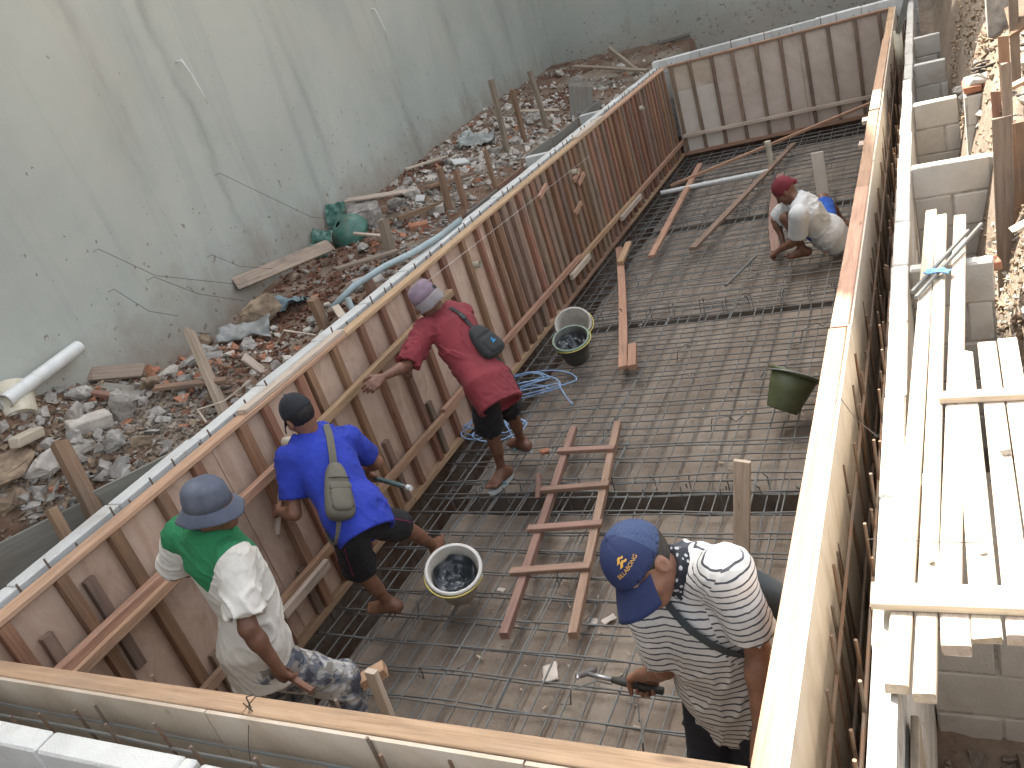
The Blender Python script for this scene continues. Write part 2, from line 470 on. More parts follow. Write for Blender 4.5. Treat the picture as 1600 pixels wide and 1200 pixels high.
def gz(x,y):
    x=np.asarray(x,float);y=np.asarray(y,float)
    n1=fbm(x,y,1.7,5,3);n2=fbm(x,y,6.0,3,11)
    e=bank_edge(y);w=wall_x(y)
    t=np.clip((e-x)/(np.maximum(e-w,.3)),0,1.0)
    zl=1.16+(base_z(y)-1.16)*t+.28*n1*np.sin(np.pi*np.clip(t,0,1))+.07*n2
    left=sst(-.02,.06,e-x)
    zt=.72+.12*n1+.03*n2        # trench beside the pool's block wall
    z=zt*(1-left)+zl*left
    # right side: pit floor and bank
    ex=np.interp(y,[0,2.2,3.2,4.2,5.2,6.6,8,10,14],[.55,.5,.10,.06,.02,-.06,.02,.05,.0])
    tr=sst(0,.38,x-ex)
    top=np.interp(y,[0,2.2,3.2,5,6.6,9,14],[1.2,1.2,1.45,1.5,1.75,2.0,1.9])
    pit=np.interp(y,[0,2.3,2.5,5.5,7.2,10,13],[.12,.15,.3,.35,.5,.6,.9])
    zr=pit+(top-pit)*tr+.35*n1*tr+.10*n2+.1*n1
    right=sst(-.35,-.15,x)
    z=z*(1-right)+zr*right
    # pool pit
    pit_in=(sst(-3.86,-3.80,x))*(1-sst(-.26,-.18,x))*sst(.84,.9,y)*(1-sst(13.5,13.7,y))
    z=z*(1-pit_in)+(-.62)*pit_in
    # far end
    far=sst(13.6,13.9,y);zf=.85+.10*n1+.04*n2
    m=far*(1-left)*(1-right)
    z=z*(1-m)+zf*m
    # near strip where the photographer stands
    near=1-sst(.68,.84,y)
    z=z*(1-near)+(1.3+.05*n2)*near
    return z

# ------------------------------------------------------------------ the ground: one sheet
def build_ground():
    xs = np.concatenate([np.array([-160, -90, -50, -30, -20, -14, -10]), np.arange(-8.2, -3.7, .05), np.arange(-3.7, -.4, .3), np.arange(-.4, 1.6, .035), np.array([1.8, 2.2, 3, 5, 9, 16, 30, 60, 150])])
    ys = np.concatenate([np.array([-150, -60, -25, -10, -4, -1.5, -.5, .2]), np.arange(.6, 18.6, .05), np.array([19, 20, 23, 28, 40, 70, 160])])
    X, Y = np.meshgrid(xs, ys, indexing='ij')
    Z = gz(X, Y)
    far = np.clip((np.maximum(np.abs(X + 2), np.abs(Y - 9)) - 14) / 10, 0, 1)
    Z = Z * (1 - far) + 1.3 * far
    nx, ny = X.shape
    idx = np.arange(nx * ny).reshape(nx, ny)
    f = np.stack([idx[:-1, :-1], idx[1:, :-1], idx[1:, 1:], idx[:-1, 1:]], -1).reshape(-1, 4)
    me = bpy.data.meshes.new('ground')
    vs = np.stack([X, Y, Z], -1).reshape(-1, 3)
    me.from_pydata(vs.tolist(), [], f.tolist())
    me.polygons.foreach_set('use_smooth', [True] * len(me.polygons)); me.update()
    me.materials.append(M['earth'])
    tag(put('ground', me), kind='structure')
build_ground()
def G(x, y): return float(gz(np.array([x]), np.array([y]))[0])

# ------------------------------------------------------------------ tall concrete walls behind the rubble bank
def wall_panel(parent, a, b, z0, z1, th, nrm):
    a = Vector((*a, 0)); b = Vector((*b, 0)); t = (b - a).normalized()
    nrm = Vector((*nrm, 0)).normalized()
    c = .0008
    vs = []; off = [(a, 0, c), (a + t * c, 0, 0), (b - t * c, 0, 0), (b, 0, c), (b, 0, th), (a, 0, th)]
    for z in (z0, z1):
        for (p, _, d) in off:
            q = p - nrm * d; vs.append((q.x, q.y, z))
    n = 6
    fs = [(k, (k + 1) % n, (k + 1) % n + n, k + n) for k in range(n)] + [tuple(reversed(range(n))), tuple(range(n, 2 * n))]
    raw('wall_panel', vs, fs, M['wall'], parent)
lw = thing('retaining_wall', 'tall pale grey concrete wall with dark run marks above the rubble bank', 'wall', (float(wall_x(8)), 8, 1))
ysm = [-6, -3, -.9, .7, 2.25, 3.83, 5.4, 6.95, 8.5, 10.05, 11.7, 13.3, 14.9, 16.5, 18.3]
for y0, y1 in zip(ysm, ysm[1:]):
    top = WALL_TOP[0] if y1 <= 8.6 else (WALL_TOP[1] if y1 <= 11.8 else (WALL_TOP[2] if y1 <= 13.4 else WALL_TOP[3]))
    wall_panel(lw, (wall_x(y0), y0), (wall_x(y1), y1), .4, top, .3, (1, .15))
bw = thing('back_wall', 'far end of the grey concrete wall behind the pool, dirt-stained along its foot', 'wall', (-3, 18.1, 1))
xsm = [-7.31, -5.6, -4.0, -2.4, -.8, .8, 2.4, 4.2]
for x0, x1 in zip(xsm, xsm[1:]):
    wall_panel(bw, (x0, 18.1), (x1, 18.1), .4, 14.0, .3, (0, -1))  # unseen upper part raised to keep sun off the far right bank

# ------------------------------------------------------------------ pool floor: lean concrete pads between beam trenches
pf = tag(empty('pool_floor', (-2, 7, -.12)), 'brown lean-concrete pool floor under the rebar mesh', kind='structure')
def pad(x0, x1, y0, y1):
    nx = max(2, int((x1 - x0) / .09)); ny = max(2, int((y1 - y0) / .09))
    xs = np.linspace(x0, x1, nx); ys = np.linspace(y0, y1, ny)
    X, Y = np.meshgrid(xs, ys, indexing='ij')
    edge = np.minimum(np.minimum(X - x0, x1 - X), np.minimum(Y - y0, y1 - Y))
    Z = -.115 + .03 * fbm(X, Y, 2.2, 4, 5) - .03 * np.exp(-edge / .03)
    jx = .05 * fbm(X, Y, 5, 3, 8); jy = .05 * fbm(X, Y, 5, 3, 9)
    vs = np.stack([X + jx, Y + jy, Z], -1).reshape(-1, 3).tolist()
    idx = np.arange(nx * ny).reshape(nx, ny)
    fs = np.stack([idx[:-1, :-1], idx[1:, :-1], idx[1:, 1:], idx[:-1, 1:]], -1).reshape(-1, 4).tolist()
    rim = list(idx[:, 0]) + list(idx[-1, 1:]) + list(idx[-2::-1, -1]) + list(idx[0, -2:0:-1])
    n0 = len(vs)
    for i in rim: vs.append([vs[i][0], vs[i][1], -.6])
    m = len(rim)
    for k in range(m): fs.append([rim[k], n0 + k, n0 + (k + 1) % m, rim[(k + 1) % m]])
    raw('floor_pad', vs, fs, M['slab'], pf, smooth=False)
for y0, y1 in ((1.12, 4.08), (4.33, 6.98), (7.15, 9.68), (9.88, 12.78)):
    pad(-3.30, -.60, y0, y1)

# ------------------------------------------------------------------ rebar mats on the floor
mat_ = thing('rebar_mat', 'double layer of tied reinforcing bars covering the whole pool floor', 'rebar mesh', (-2, 7, 0))
def bar_mesh(L, r=.005, wob=.006, seg=14, n=6):
    mb = MB()
    ph = [random.uniform(0, 6.28) for _ in range(4)]
    pts = []
    for i in range(seg + 1):
        u = i / seg
        pts.append(((u - .5) * L, wob * (math.sin(u * 9 + ph[0]) + .5 * math.sin(u * 23 + ph[1])), .5 * wob * math.sin(u * 13 + ph[2])))
    mb.tube(pts, r, n)
    me = bpy.data.meshes.new('bar'); me.from_pydata(mb.v, [], mb.f); me.update(); me.materials.append(M['rebar'])
    me.polygons.foreach_set('use_smooth', [len(p.vertices) == 4 for p in me.polygons])
    return me
longs = [bar_mesh(11.75, .0055, .012, 26) for _ in range(4)]
cross = [bar_mesh(3.02, .0055, .008) for _ in range(5)]
def bar(me, loc, yaw, parent, name='bar', tilt=0):
    o = bpy.data.objects.new(name, me); COL.objects.link(o); o.parent = parent
    o.location = Vector(loc) - parent.location
    o.rotation_euler = (random.uniform(-.2, .2), tilt, yaw)
    return o
for k in range(16):
    x = -3.47 + .193 * k + random.uniform(-.02, .02)
    bar(random.choice(longs), (x, 7.05, -.012), math.pi / 2 + random.uniform(-.003, .003), mat_)
    bar(random.choice(longs), (x + .055 + random.uniform(-.02, .02), 7.08, -.082), math.pi / 2 + random.uniform(-.003, .003), mat_)
lap = bar_mesh(2.4, .0055, .006)
for k in range(16):
    x = -3.47 + .193 * k
    bar(lap, (x + .013, random.choice((3.6, 5.2, 8.4)) + random.uniform(-.8, .8), -.012), math.pi / 2 + random.uniform(-.006, .006), mat_)
y = 1.36
while y < 12.9:
    bar(random.choice(cross), (-2.03, y + random.uniform(-.02, .02), -.001), random.uniform(-.012, .012), mat_)
    bar(random.choice(cross), (-2.01, y + .05 + random.uniform(-.025, .025), -.071), random.uniform(-.012, .012), mat_)
    y += .197
# beam cages in the trenches: bars and stirrups with hooked ends
for (y0, y1) in ((4.10, 4.30), (7.0, 7.13), (9.70, 9.86)):
    for yy in (y0 + .02, y1 - .02):
        bar(random.choice(cross), (-2.02, yy, -.03), random.uniform(-.004, .004), mat_)
        bar(random.choice(cross), (-2.02, yy, -.33), random.uniform(-.004, .004), mat_)
    for k in range(12):
        x = -3.3 + .245 * k + random.uniform(-.03, .03)
        h = random.uniform(.035, .075); d = random.choice((-1, 1))
        mb = MB(); mb.tube([(x, y0, -.34), (x, y0, -.02), (x + .01 * d, y0 - .005, h), (x + .035 * d, y0 + .03, h - .005), (x + .03 * d, y0 + .05, h - .05)], .004, 5)
        mb.tube([(x, y0, -.34), (x, y1, -.34), (x, y1, -.02), (x + .02 * d, y1 - .02, .02)], .004, 5)
        mb.build('stirrup', M['rebar'], mat_)
# loose spacer chairs bent from bar, standing in the mat
for (x, y, a) in ((-1.45, 4.95, .2), (-2.3, 4.95, 1.2), (-2.05, 3.35, .5), (-1.25, 5.55, 2.2), (-2.0, 6.15, 1.1), (-1.85, 6.85, .1), (-.98, 6.3, .8), (-2.9, 7.9, 1.9),
                  (-2.35, 8.9, .7), (-2.9, 10.6, 2.2), (-1.6, 8.9, .3), (-1.2, 11.2, 1.5), (-1.65, 2.55, .5), (-1.35, 2.35, 1.9), (-2.9, 3.1, 1.2), (-2.55, 2.55, .1), (-1.9, 9.6, 2.6), (-3.1, 8.6, .6)):
    c, s = math.cos(a), math.sin(a); w = random.uniform(.10, .15)
    P = lambda u, v, z: (x + u * c - v * s, y + u * s + v * c, z)
    MB().tube([P(-w - .05, .05, -.09), P(-w, .02, -.08), P(-w * .8, 0, .03), P(w * .2, 0, .035), P(w * .6, .02, -.03), P(w * 1.1, .01, .015), P(w * 1.3, .06, .0)], .0045, 5).build('spacer_chair', M['rebar'], mat_)

# ------------------------------------------------------------------ formwork
TOP = 1.38
# left side
lf = thing('left_formwork', 'long timber and plywood formwork wall with close brown studs beside the rubble bank', 'formwork', (-3.58, 7, 0))
for y0, y1 in ((1.14, 2.72), (2.725, 5.16), (5.165, 7.6), (7.605, 10.04), (10.045, 13.02)):
    MB().box((-3.594, y0, .01), (-3.582, y1, 1.35)).build('plywood_sheet', M['ply'], lf)
studs = [1.40, 1.69, 2.0, 2.32, 2.57, 2.94, 3.16, 3.50, 3.60, 3.88, 4.21, 4.52, 4.86, 5.18, 5.47, 5.82, 6.12, 6.33]
yy = 6.5
while yy < 12.95:
    studs.append(yy + random.uniform(-.02, .02)); yy += random.choice((.155, .18, .2))
for k, ys in enumerate(studs):
    w = random.uniform(.05, .064) if ys < 6.4 else random.uniform(.06, .1)
    t = random.uniform(.042, .05)
    m = M['stud'] if (ys < 6.4 or random.random() < .55) else M['stud_old']
    board('stud', (-3.580 + t / 2, ys, .052), (-3.580 + t / 2, ys + random.uniform(-.012, .012), 1.35), w, t, m, lf, up=(1, 0, 0), warp=.006)
for (ya, za, zb) in ((1.50, .75, 1.18), (1.78, .72, 1.25), (2.42, .9, 1.15), (2.86, .05, .38), (3.28, .05, .36), (4.0, .06, .55), (4.62, .05, .5), (5.05, .9, 1.3), (2.12, .05, .45)):
    board('cleat', (-3.560, ya, za), (-3.560, ya + .01, zb), .055, .034, M['stud_old'], lf, up=(1, 0, 0))
yb = 1.14
for L in (2.9, 3.2, 2.6, 3.2):
    e = min(yb + L, 13.02)
    board('top_plate', (-3.579 + random.uniform(-.004, .004), yb + .002, 1.3665), (-3.579 + random.uniform(-.004, .004), e - .002, 1.3665), .088, .027, M['plate'], lf, warp=.005, seg=6)
    board('bottom_plate', (-3.557, yb + .002, .026), (-3.557, e - .002, .026), .048, .048, M['plate'], lf, seg=6)
    yb = e
board('splice_board', (-3.582, 3.02, 1.394), (-3.582, 4.05, 1.394), .07, .026, M['pale_board'], lf)
board('splice_board', (-3.585, 8.9, 1.393), (-3.585, 9.9, 1.393), .075, .025, M['pale_board'], lf)
for (a, b) in ((1.16, 4.9), (4.7, 8.0), (8.0, 10.2), (10.2, 13.0)):
    dz = .03 if a == 4.7 else 0
    board('lower_waler', (-3.512, a, .375 - (a - 1) * .012 + dz), (-3.512, b, .375 - (b - 1) * .012 + dz), .04, .055, M['rail'], lf, warp=.006, seg=5)
for (a, b) in ((2.55, 3.0), (7.55, 8.15), (9.4, 10.3)):
    board('splice_block', (-3.468, a, .345 - (a - 1) * .012), (-3.468, b, .345 - (b - 1) * .012), .036, .06, M['pale_board'], lf)
board('upper_waler', (-3.507, 1.16, 1.03), (-3.507, 3.05, 1.02), .05, .055, M['rail'], lf, seg=5)
board('upper_waler', (-3.507, 3.06, 1.02), (-3.507, 5.35, 1.085), .05, .055, M['rail'], lf, seg=5)
board('upper_waler', (-3.465, 1.3, .985), (-3.465, 2.5, .985), .03, .05, M['rail'], lf, seg=3)
for (yy_, zz_) in ((8.5, 1.05), (8.3, .74), (8.6, .98), (7.55, 1.18)):
    board('block', (-3.515, yy_ - .12, zz_), (-3.515, yy_ + .12, zz_ + .05), .03, .05, M['rail'], lf)
# far end
ff = thing('far_formwork', 'pale plywood formwork wall with thin dark studs closing the far end of the pool', 'formwork', (-2, 13.05, 0))
for k, (x0, x1, m) in enumerate(((-3.53, -2.86, 'ply_new'), (-2.855, -1.65, 'ply_pale'), (-1.645, -.44, 'ply_pale'))):
    if k == 0:
        MB().box((x0, 13.052, .03), (x1, 13.064, .98)).build('plywood_sheet', M['ply_new'], ff)
        MB().box((x0, 13.052, .985), (x1, 13.064, 1.35)).build('plywood_sheet', M['ply_outer'], ff)
    else:
        MB().box((x0, 13.052, .03), (x1, 13.064, 1.35)).build('plywood_sheet', M[m], ff)
for x in (-3.47, -3.18, -2.87, -2.55, -2.22, -1.89, -1.56, -1.23, -.9, -.58):
    board('stud', (x, 13.029, .06), (x + random.uniform(-.015, .015), 13.029, 1.35), .045, .044, M['stud_old'], ff, up=(0, 1, 0))
board('top_plate', (-3.53, 13.05, 1.366), (-.44, 13.05, 1.366), .07, .028, M['rail'], ff, seg=6)
board('bottom_plate', (-3.53, 13.028, .032), (-.44, 13.028, .032), .044, .05, M['plate'], ff, seg=6)
board('waler', (-3.48, 12.985, .31), (-.47, 12.985, .29), .04, .05, M['pale_board'], ff, warp=.004, seg=5)
# right side
rf = thing('right_formwork', 'long right-hand formwork wall with a pale board along its top, nearest the camera', 'formwork', (-.42, 7, 0))
for y0, y1 in ((1.14, 3.4), (3.405, 5.84), (5.845, 8.28), (8.285, 10.7), (10.705, 13.02)):
    MB().box((-.396, y0, .01), (-.384, y1, 1.378 + random.uniform(-.006, .004))).build('plywood_sheet', M['ply_outer'], rf)
yy = 1.35
while yy < 12.9:
    board('stud', (-.421, yy, .052), (-.421, yy + random.uniform(-.01, .01), 1.35), .055, .046, M['stud'], rf, up=(1, 0, 0)); yy += .42
yb = 1.205
for (e, dz, m) in ((3.38, 0, 'plate'), (5.3, .004, 'plate'), (7.25, .001, 'rail'), (7.95, .012, 'pale_board'), (10.6, .002, 'plate'), (13.02, .0, 'rail')):
    board('top_plate', (-.4335 + random.uniform(-.006, .004), yb + .003, 1.366 + dz), (-.4335 + random.uniform(-.006, .004), e - .003, 1.366 + dz), .072, .028, M[m], rf, warp=.005, seg=6, jag=.004)
    board('bottom_plate', (-.42, yb + .002, .026), (-.42, e - .002, .026), .046, .048, M['plate'], rf, seg=3)
    yb = e
for zz in (.36, 1.0):
    board('waler', (-.468, 1.25, zz), (-.468, 12.9, zz), .045, .055, M['rail'], rf, seg=8)
for (a, b, z) in ((7.2, 7.32, 1.31), (6.6, 6.72, 1.28), (6.95, 7.02, 1.2), (8.15, 8.4, .34)):
    board('cleat', (-.50, a, z), (-.50, b, z), .06, .03, M['pale_board'], rf)
# near end
nf = thing('near_formwork', 'near formwork wall with an orange-brown board along its top and pale plywood outside', 'formwork', (-2, 1.17, 0))
for x0, x1 in ((-3.53, -2.1), (-2.095, -1.0), (-.995, -.40)):
    MB().box((x0, 1.130, .01), (x1, 1.142, 1.374 + random.uniform(-.004, .002))).build('plywood_sheet', M['ply_outer'], nf)
for k in range(8):
    x = -3.35 + .41 * k
    board('stud', (x, 1.166, .05), (x, 1.166, 1.35), .05, .045, M['stud'], nf, up=(0, 1, 0))
for a, b in ((-3.53, -1.95), (-1.945, -.47)):
    board('top_plate', (a, 1.176, 1.366), (b, 1.178, 1.366), .066, .028, M['plate'], nf, warp=.004, seg=6, jag=.004)
board('bottom_plate', (-3.5, 1.17, .026), (-.5, 1.17, .026), .046, .048, M['plate'], nf, seg=4)
nl = MB(); nl.tube([(-1.93, 1.165, 1.36), (-1.925, 1.168, 1.425), (-1.90, 1.175, 1.43)], .0022, 5); nl.tube([(-1.91, 1.16, 1.36), (-1.925, 1.15, 1.42)], .002, 5)
nl.build('nail', M['wire'], nf)

# ------------------------------------------------------------------ block walls round the pool
def blk_mesh(L, w, h, rough=.004):
    """one aerated block, edges knocked off"""
    vs = []; c = .007
    for (sx, sy, sz) in ((a, b, d) for a in (-1, 1) for b in (-1, 1) for d in (-1, 1)):
        j = lambda: random.uniform(-rough, rough)
        X, Y, Z = sx * L / 2, sy * w / 2, sz * h / 2
        vs += [(X - sx * c, Y + j() * .4, Z - sz * c), (X + j() * .5, Y - sy * c, Z - sz * c), (X - sx * c, Y - sy * c, Z + j())]
    bm = bmesh.new()
    for v in vs: bm.verts.new(v)
    bmesh.ops.convex_hull(bm, input=bm.verts)
    me = bpy.data.meshes.new('block'); bm.to_mesh(me); bm.free()
    return me
BLK = {}
def blk(L, w, h, m):
    k = (round(L, 2), round(w, 2), round(h, 2), m)
    if k not in BLK:
        BLK[k] = []
        for _ in range(3):
            me = blk_mesh(L, w, h); me.materials.append(M[m]); BLK[k].append(me)
    return random.choice(BLK[k])
def block_wall(t, a, b, w, ztop, courses, m='aac', h=.2, L=.6, skip=(), drop=0.0):
    """blocks from a to b (2D centre line), top course at ztop, each block a part"""
    a = Vector((*a, 0)); b = Vector((*b, 0)); d = (b - a); n = d.length; d.normalize()
    yaw = math.atan2(d.y, d.x)
    for c in range(courses):
        s = -(L / 2) * (c % 2); k = 0
        while s < n - .02:
            s0 = max(s, 0); s1 = min(s + L, n)
            if s1 - s0 > .05 and (c, k) not in skip:
                ln = round((s1 - s0 - .006) * 20) / 20 if s1 - s0 < L - .01 else L - .006
                ln = min(ln, s1 - s0 - .004)
                o = bpy.data.objects.new('block', blk(ln, w, h - .007, m)); COL.objects.link(o); o.parent = t
                p = a + d * ((s0 + s1) / 2)
                o.location = Vector((p.x + random.uniform(-.003, .003), p.y + random.uniform(-.003, .003), ztop - h / 2 - c * h + random.uniform(-.003, .003))) - t.location
                o.rotation_euler = (0, 0, yaw + random.uniform(-.004, .004))
            s += L; k += 1
    core = MB(); q = Vector((-d.y, d.x, 0)) * (w / 2 - .006)
    A = a + d * .006; B = b - d * .006; z0 = ztop - courses * h + .01 - drop; z1 = ztop - .012
    core.add([A + q + V(0,0,z0), B + q + V(0,0,z0), B - q + V(0,0,z0), A - q + V(0,0,z0), A + q + V(0,0,z1), B + q + V(0,0,z1), B - q + V(0,0,z1), A - q + V(0,0,z1)],
             [(3,2,1,0),(4,5,6,7),(0,1,5,4),(1,2,6,5),(2,3,7,6),(3,0,4,7)])
    core.build('mortar', M['mortar'], t)
t = thing('block_wall', 'white block wall whose top edge runs between the left formwork and the rubble', 'wall', (-3.77, 7, 1)); block_wall(t, (-3.772, 1.0), (-3.772, 13.26), .10, 1.372, 4, drop=.6)
t = thing('block_wall', 'white block wall behind the far formwork', 'wall', (-2, 13.3, 1)); block_wall(t, (-3.82, 13.33), (-.12, 13.33), .12, 1.455, 3, drop=.6)
t = thing('block_wall', 'long block wall right of the rebar gap, beside the plank walkway', 'wall', (-.205, 7, 1)); block_wall(t, (-.205, 1.0), (-.205, 13.26), .07, 1.378, 6, m='aac_right', skip={(0, 20), (0, 0)}, drop=.3)
t = thing('block_wall', 'broken-topped block wall at the bottom left corner outside the near formwork', 'wall', (-2, .93, 1)); block_wall(t, (-3.82, .935), (-1.96, .935), .08, 1.392, 4, drop=.5); block_wall(t, (-1.955, .932), (-.17, .932), .08, 1.378, 4, drop=.5)
for (yv, x1, lab, cs) in ((3.97, .17, 'block cross wall under the far ends of the long planks', 5), (5.55, .31, 'pale block cross wall with a bright top edge beyond the planks', 5), (7.2, .14, 'second pale block cross wall beyond the planks', 4), (8.75, .1, 'dim block cross wall in shade below the earth bank', 3), (10.2, .08, 'farthest block cross wall in the shaded gully', 3), (2.39, .33, 'block cross wall under the near ends of the short planks', 6)):
    t = thing('cross_wall', lab, 'wall', (0, yv, .6)); block_wall(t, (-.168, yv), (x1, yv), .075, 1.372 if yv > 3 else 1.30, cs, m='aac_right', L=.42, drop=.25)
for (yv, lab) in ((9.0, 'pale block stub between the left block wall and the bank, nearer one'), (11.0, 'pale block stub between the left block wall and the bank, farther one')):
    t = thing('cross_wall', lab, 'wall', (-4, yv, 1)); block_wall(t, (-4.28, yv), (-3.824, yv), .09, 1.30, 3, L=.5, drop=.2)

# ------------------------------------------------------------------ upright bars in the wall gaps
up_mesh = []
for L in (1.55, 1.65):
    mb = MB(); mb.tube([(0, 0, 0), (.002, .001, L * .5), (0, 0, L)], .0055, 6)
    me = bpy.data.meshes.new('upright_bar'); me.from_pydata(mb.v, [], mb.f); me.materials.append(M['rebar_rust']); up_mesh.append(me)
def cage(label, a, b, step, rows, nrm, ztop=(1.20, 1.34), horiz=(.4, .8, 1.13), hm='rebar_rust', loc=(0, 0, 0), lean=.05):
    t = thing('wall_rebar', label, 'rebar', loc)
    a = Vector((*a, 0)); b = Vector((*b, 0)); d = (b - a); n = d.length; d.normalize(); nrm = Vector((*nrm, 0))
    for r_ in rows:
        s = random.uniform(.02, .08)
        while s < n:
            p = a + d * s + nrm * r_; me = random.choice(up_mesh); L = 1.55 if me is up_mesh[0] else 1.65
            o = bpy.data.objects.new('upright_bar', me); COL.objects.link(o); o.parent = t
            o.rotation_euler = (random.uniform(-lean, lean), random.uniform(-lean, lean) * .3, 0)
            o.location = Vector((p.x, p.y, random.uniform(*ztop) - L)) - t.location
            s += step * random.uniform(.8, 1.2)
        for z in horiz:
            A = a + nrm * (r_ + .011); B = b + nrm * (r_ + .011)
            pts = [A.lerp(B, k / 12) + V(0, 0, z + random.uniform(-.008, .008)) for k in range(13)]
            MB().tube(pts, .006, 6).build('long_bar', M[hm], t)
    return t
cage('two rows of upright rusty bars in the gap between right formwork and block wall', (-.365, 1.05), (-.365, 13.2), .155, (0, .075), (1, 0), loc=(-.33, 7, 0), ztop=(1.16, 1.30))
cage('row of upright bars between near formwork and the corner block wall', (-3.55, 1.095), (-.42, 1.095), .20, (0, -.04), (0, 1), ztop=(1.33, 1.41), horiz=(.5, 1.27), hm='rebar', loc=(-2, 1.05, 0), lean=.09)
cage('row of bar tips showing against the white block wall top on the left', (-3.68, 1.2), (-3.68, 13.2), .165, (0,), (-1, 0), ztop=(1.36, 1.415), horiz=(.5, 1.1), loc=(-3.68, 7, 0), lean=.03)
cage('row of bar tips behind the top of the far formwork', (-3.5, 13.17), (-.5, 13.17), .2, (0,), (0, 1), ztop=(1.36, 1.50), horiz=(.5, 1.1), loc=(-2, 13.17, 0))

# ------------------------------------------------------------------ rubble and loose things
def chunk_mesh(name, n, sx, sy, sz, mat, seed, flat=0.0, sub=True):
    rnd = random.Random(seed)
    bm = bmesh.new()
    for _ in range(n):
        while True:
            p = Vector((rnd.uniform(-1, 1), rnd.uniform(-1, 1), rnd.uniform(-1, 1)))
            if .55 < max(abs(p.x), abs(p.y), abs(p.z)) and p.length < 1.35: break
        bm.verts.new((p.x * sx, p.y * sy, p.z * sz))
    r_ = bmesh.ops.convex_hull(bm, input=bm.verts)
    for g_ in list(bm.verts):
        if not g_.link_faces: bm.verts.remove(g_)
    if sub:
        bmesh.ops.bevel(bm, geom=list(bm.edges), offset=min(sx, sy, sz) * .12, segments=1, affect='EDGES')
        bmesh.ops.triangulate(bm, faces=bm.faces)
        bmesh.ops.subdivide_edges(bm, edges=[e for e in bm.edges if e.calc_length() > min(sx, sy, sz) * .5], cuts=1)
        s = min(sx, sy, sz) * .09
        for v in bm.verts: v.co += Vector((rnd.uniform(-s, s), rnd.uniform(-s, s), rnd.uniform(-s, s)))
    me = bpy.data.meshes.new(name); bm.to_mesh(me); bm.free()
    me.materials.append(mat)
    return me

def lump(name, label, cat, loc, size, mat, seed, rot=(0, 0, 0), n=16, group=None):
    me = chunk_mesh(name, n, size[0] / 2, size[1] / 2, size[2] / 2, mat, seed)
    o = put(name, me); o.location = loc; o.rotation_euler = rot
    return tag(o, label, cat, group)

def scatter_stuff(name, label, mat, pts, smin, smax, seed, n=9, power=2.0, embed=.25):
    """many small broken pieces as one object"""
    rnd = np.random.default_rng(seed)
    protos = []
    for k in range(10):
        me = chunk_mesh('p', n, 1, rnd.uniform(.55, 1), rnd.uniform(.35, .8), mat, seed * 100 + k, sub=False)
        me.calc_loop_triangles()
        protos.append((np.array([v.co[:] for v in me.vertices]), np.array([t.vertices[:] for t in me.loop_triangles])))
        bpy.data.meshes.remove(me)
    vs = []; fs = []; off = 0
    zz = gz(np.array([p[0] for p in pts]), np.array([p[1] for p in pts]))
    for (x, y), z in zip(pts, zz):
        v, f = protos[rnd.integers(10)]
        s = smin + (smax - smin) * rnd.random() ** power
        e = Euler((rnd.uniform(-.6, .6), rnd.uniform(-.6, .6), rnd.uniform(0, 6.28))).to_matrix()
        w = v @ np.array(e).T * s + np.array([x, y, z + s * embed])
        vs.append(w); fs.append(f + off); off += len(v)
    me = bpy.data.meshes.new(name)
    me.from_pydata(np.concatenate(vs).tolist(), [], np.concatenate(fs).tolist()); me.materials.append(mat)
    return tag(put(name, me), label, kind='stuff')

def bank_points(n, y0, y1, rnd, spots=None, spread=.25):
    out = []
    while len(out) < n:
        if spots is not None and rnd.random() < .75:
            sx, sy = spots[rnd.integers(len(spots))]
            x = sx + rnd.normal(0, spread); y = sy + rnd.normal(0, spread * 1.4)
        else:
            y = rnd.uniform(y0, y1); x = rnd.uniform(float(wall_x(y)), float(bank_edge(y)))
        if float(wall_x(y)) + .03 < x < float(bank_edge(y)) - .01 and y0 <= y <= y1: out.append((x, y))
    return out
rg = np.random.default_rng(21)
scatter_stuff('grey_rubble', 'small grey concrete crumbs and mortar bits strewn over the left bank', M['stone_grey'], bank_points(1900, 1.9, 17.5, rg, [ (-4.9, 7.4), (-4.7, 7.0), (-5.0, 8.2), (-5.3, 9.3), (-5.2, 10.5), (-5.4, 12), (-4.7, 9.2), (-5.0, 14), (-4.5, 5.9)]), .008, .055, 3)
scatter_stuff('pale_rubble', 'small white plaster and tile pieces strewn over the left bank', M['stone_pale'], bank_points(620, 2.0, 17, rg, [(-5.0, 7.6), (-5.2, 8.8), (-5.0, 10), (-5.5, 11.5), (-4.5, 4.2), (-5.2, 7.1), (-5.6, 9.6), (-4.8, 8.6)]), .008, .06, 4)
scatter_stuff('brick_rubble', 'small broken brick pieces strewn over the left bank', M['brick'], bank_points(420, 2.0, 17, rg, [(-4.9, 3.9), (-4.8, 4.2), (-4.6, 3.4), (-4.9, 7.2), (-5.3, 9.0), (-4.6, 6.2), (-5.0, 10.6)]), .01, .06, 5)
scatter_stuff('red_soil_clods', 'crumbly dark red soil heaped on the left bank', M['red_soil'], bank_points(5200, 2.0, 17.5, rg, [(-4.6, 4.8), (-4.9, 5.3), (-5.1, 6.0), (-4.7, 5.7), (-4.5, 5.2), (-4.4, 4.2), (-5.7, 8.9), (-5.6, 9.0), (-5.2, 12.4), (-5.4, 13), (-4.4, 3.8)], .30), .006, .038, 6)
scatter_stuff('grey_soil_clods', 'crumbly grey cement-stained soil heaped behind the retaining boards', M['grey_soil'], bank_points(2600, 1.9, 5, rg, [(-4.45, 3.25), (-4.35, 3.1), (-4.6, 3.4), (-4.55, 3.1)], .17), .006, .032, 7)
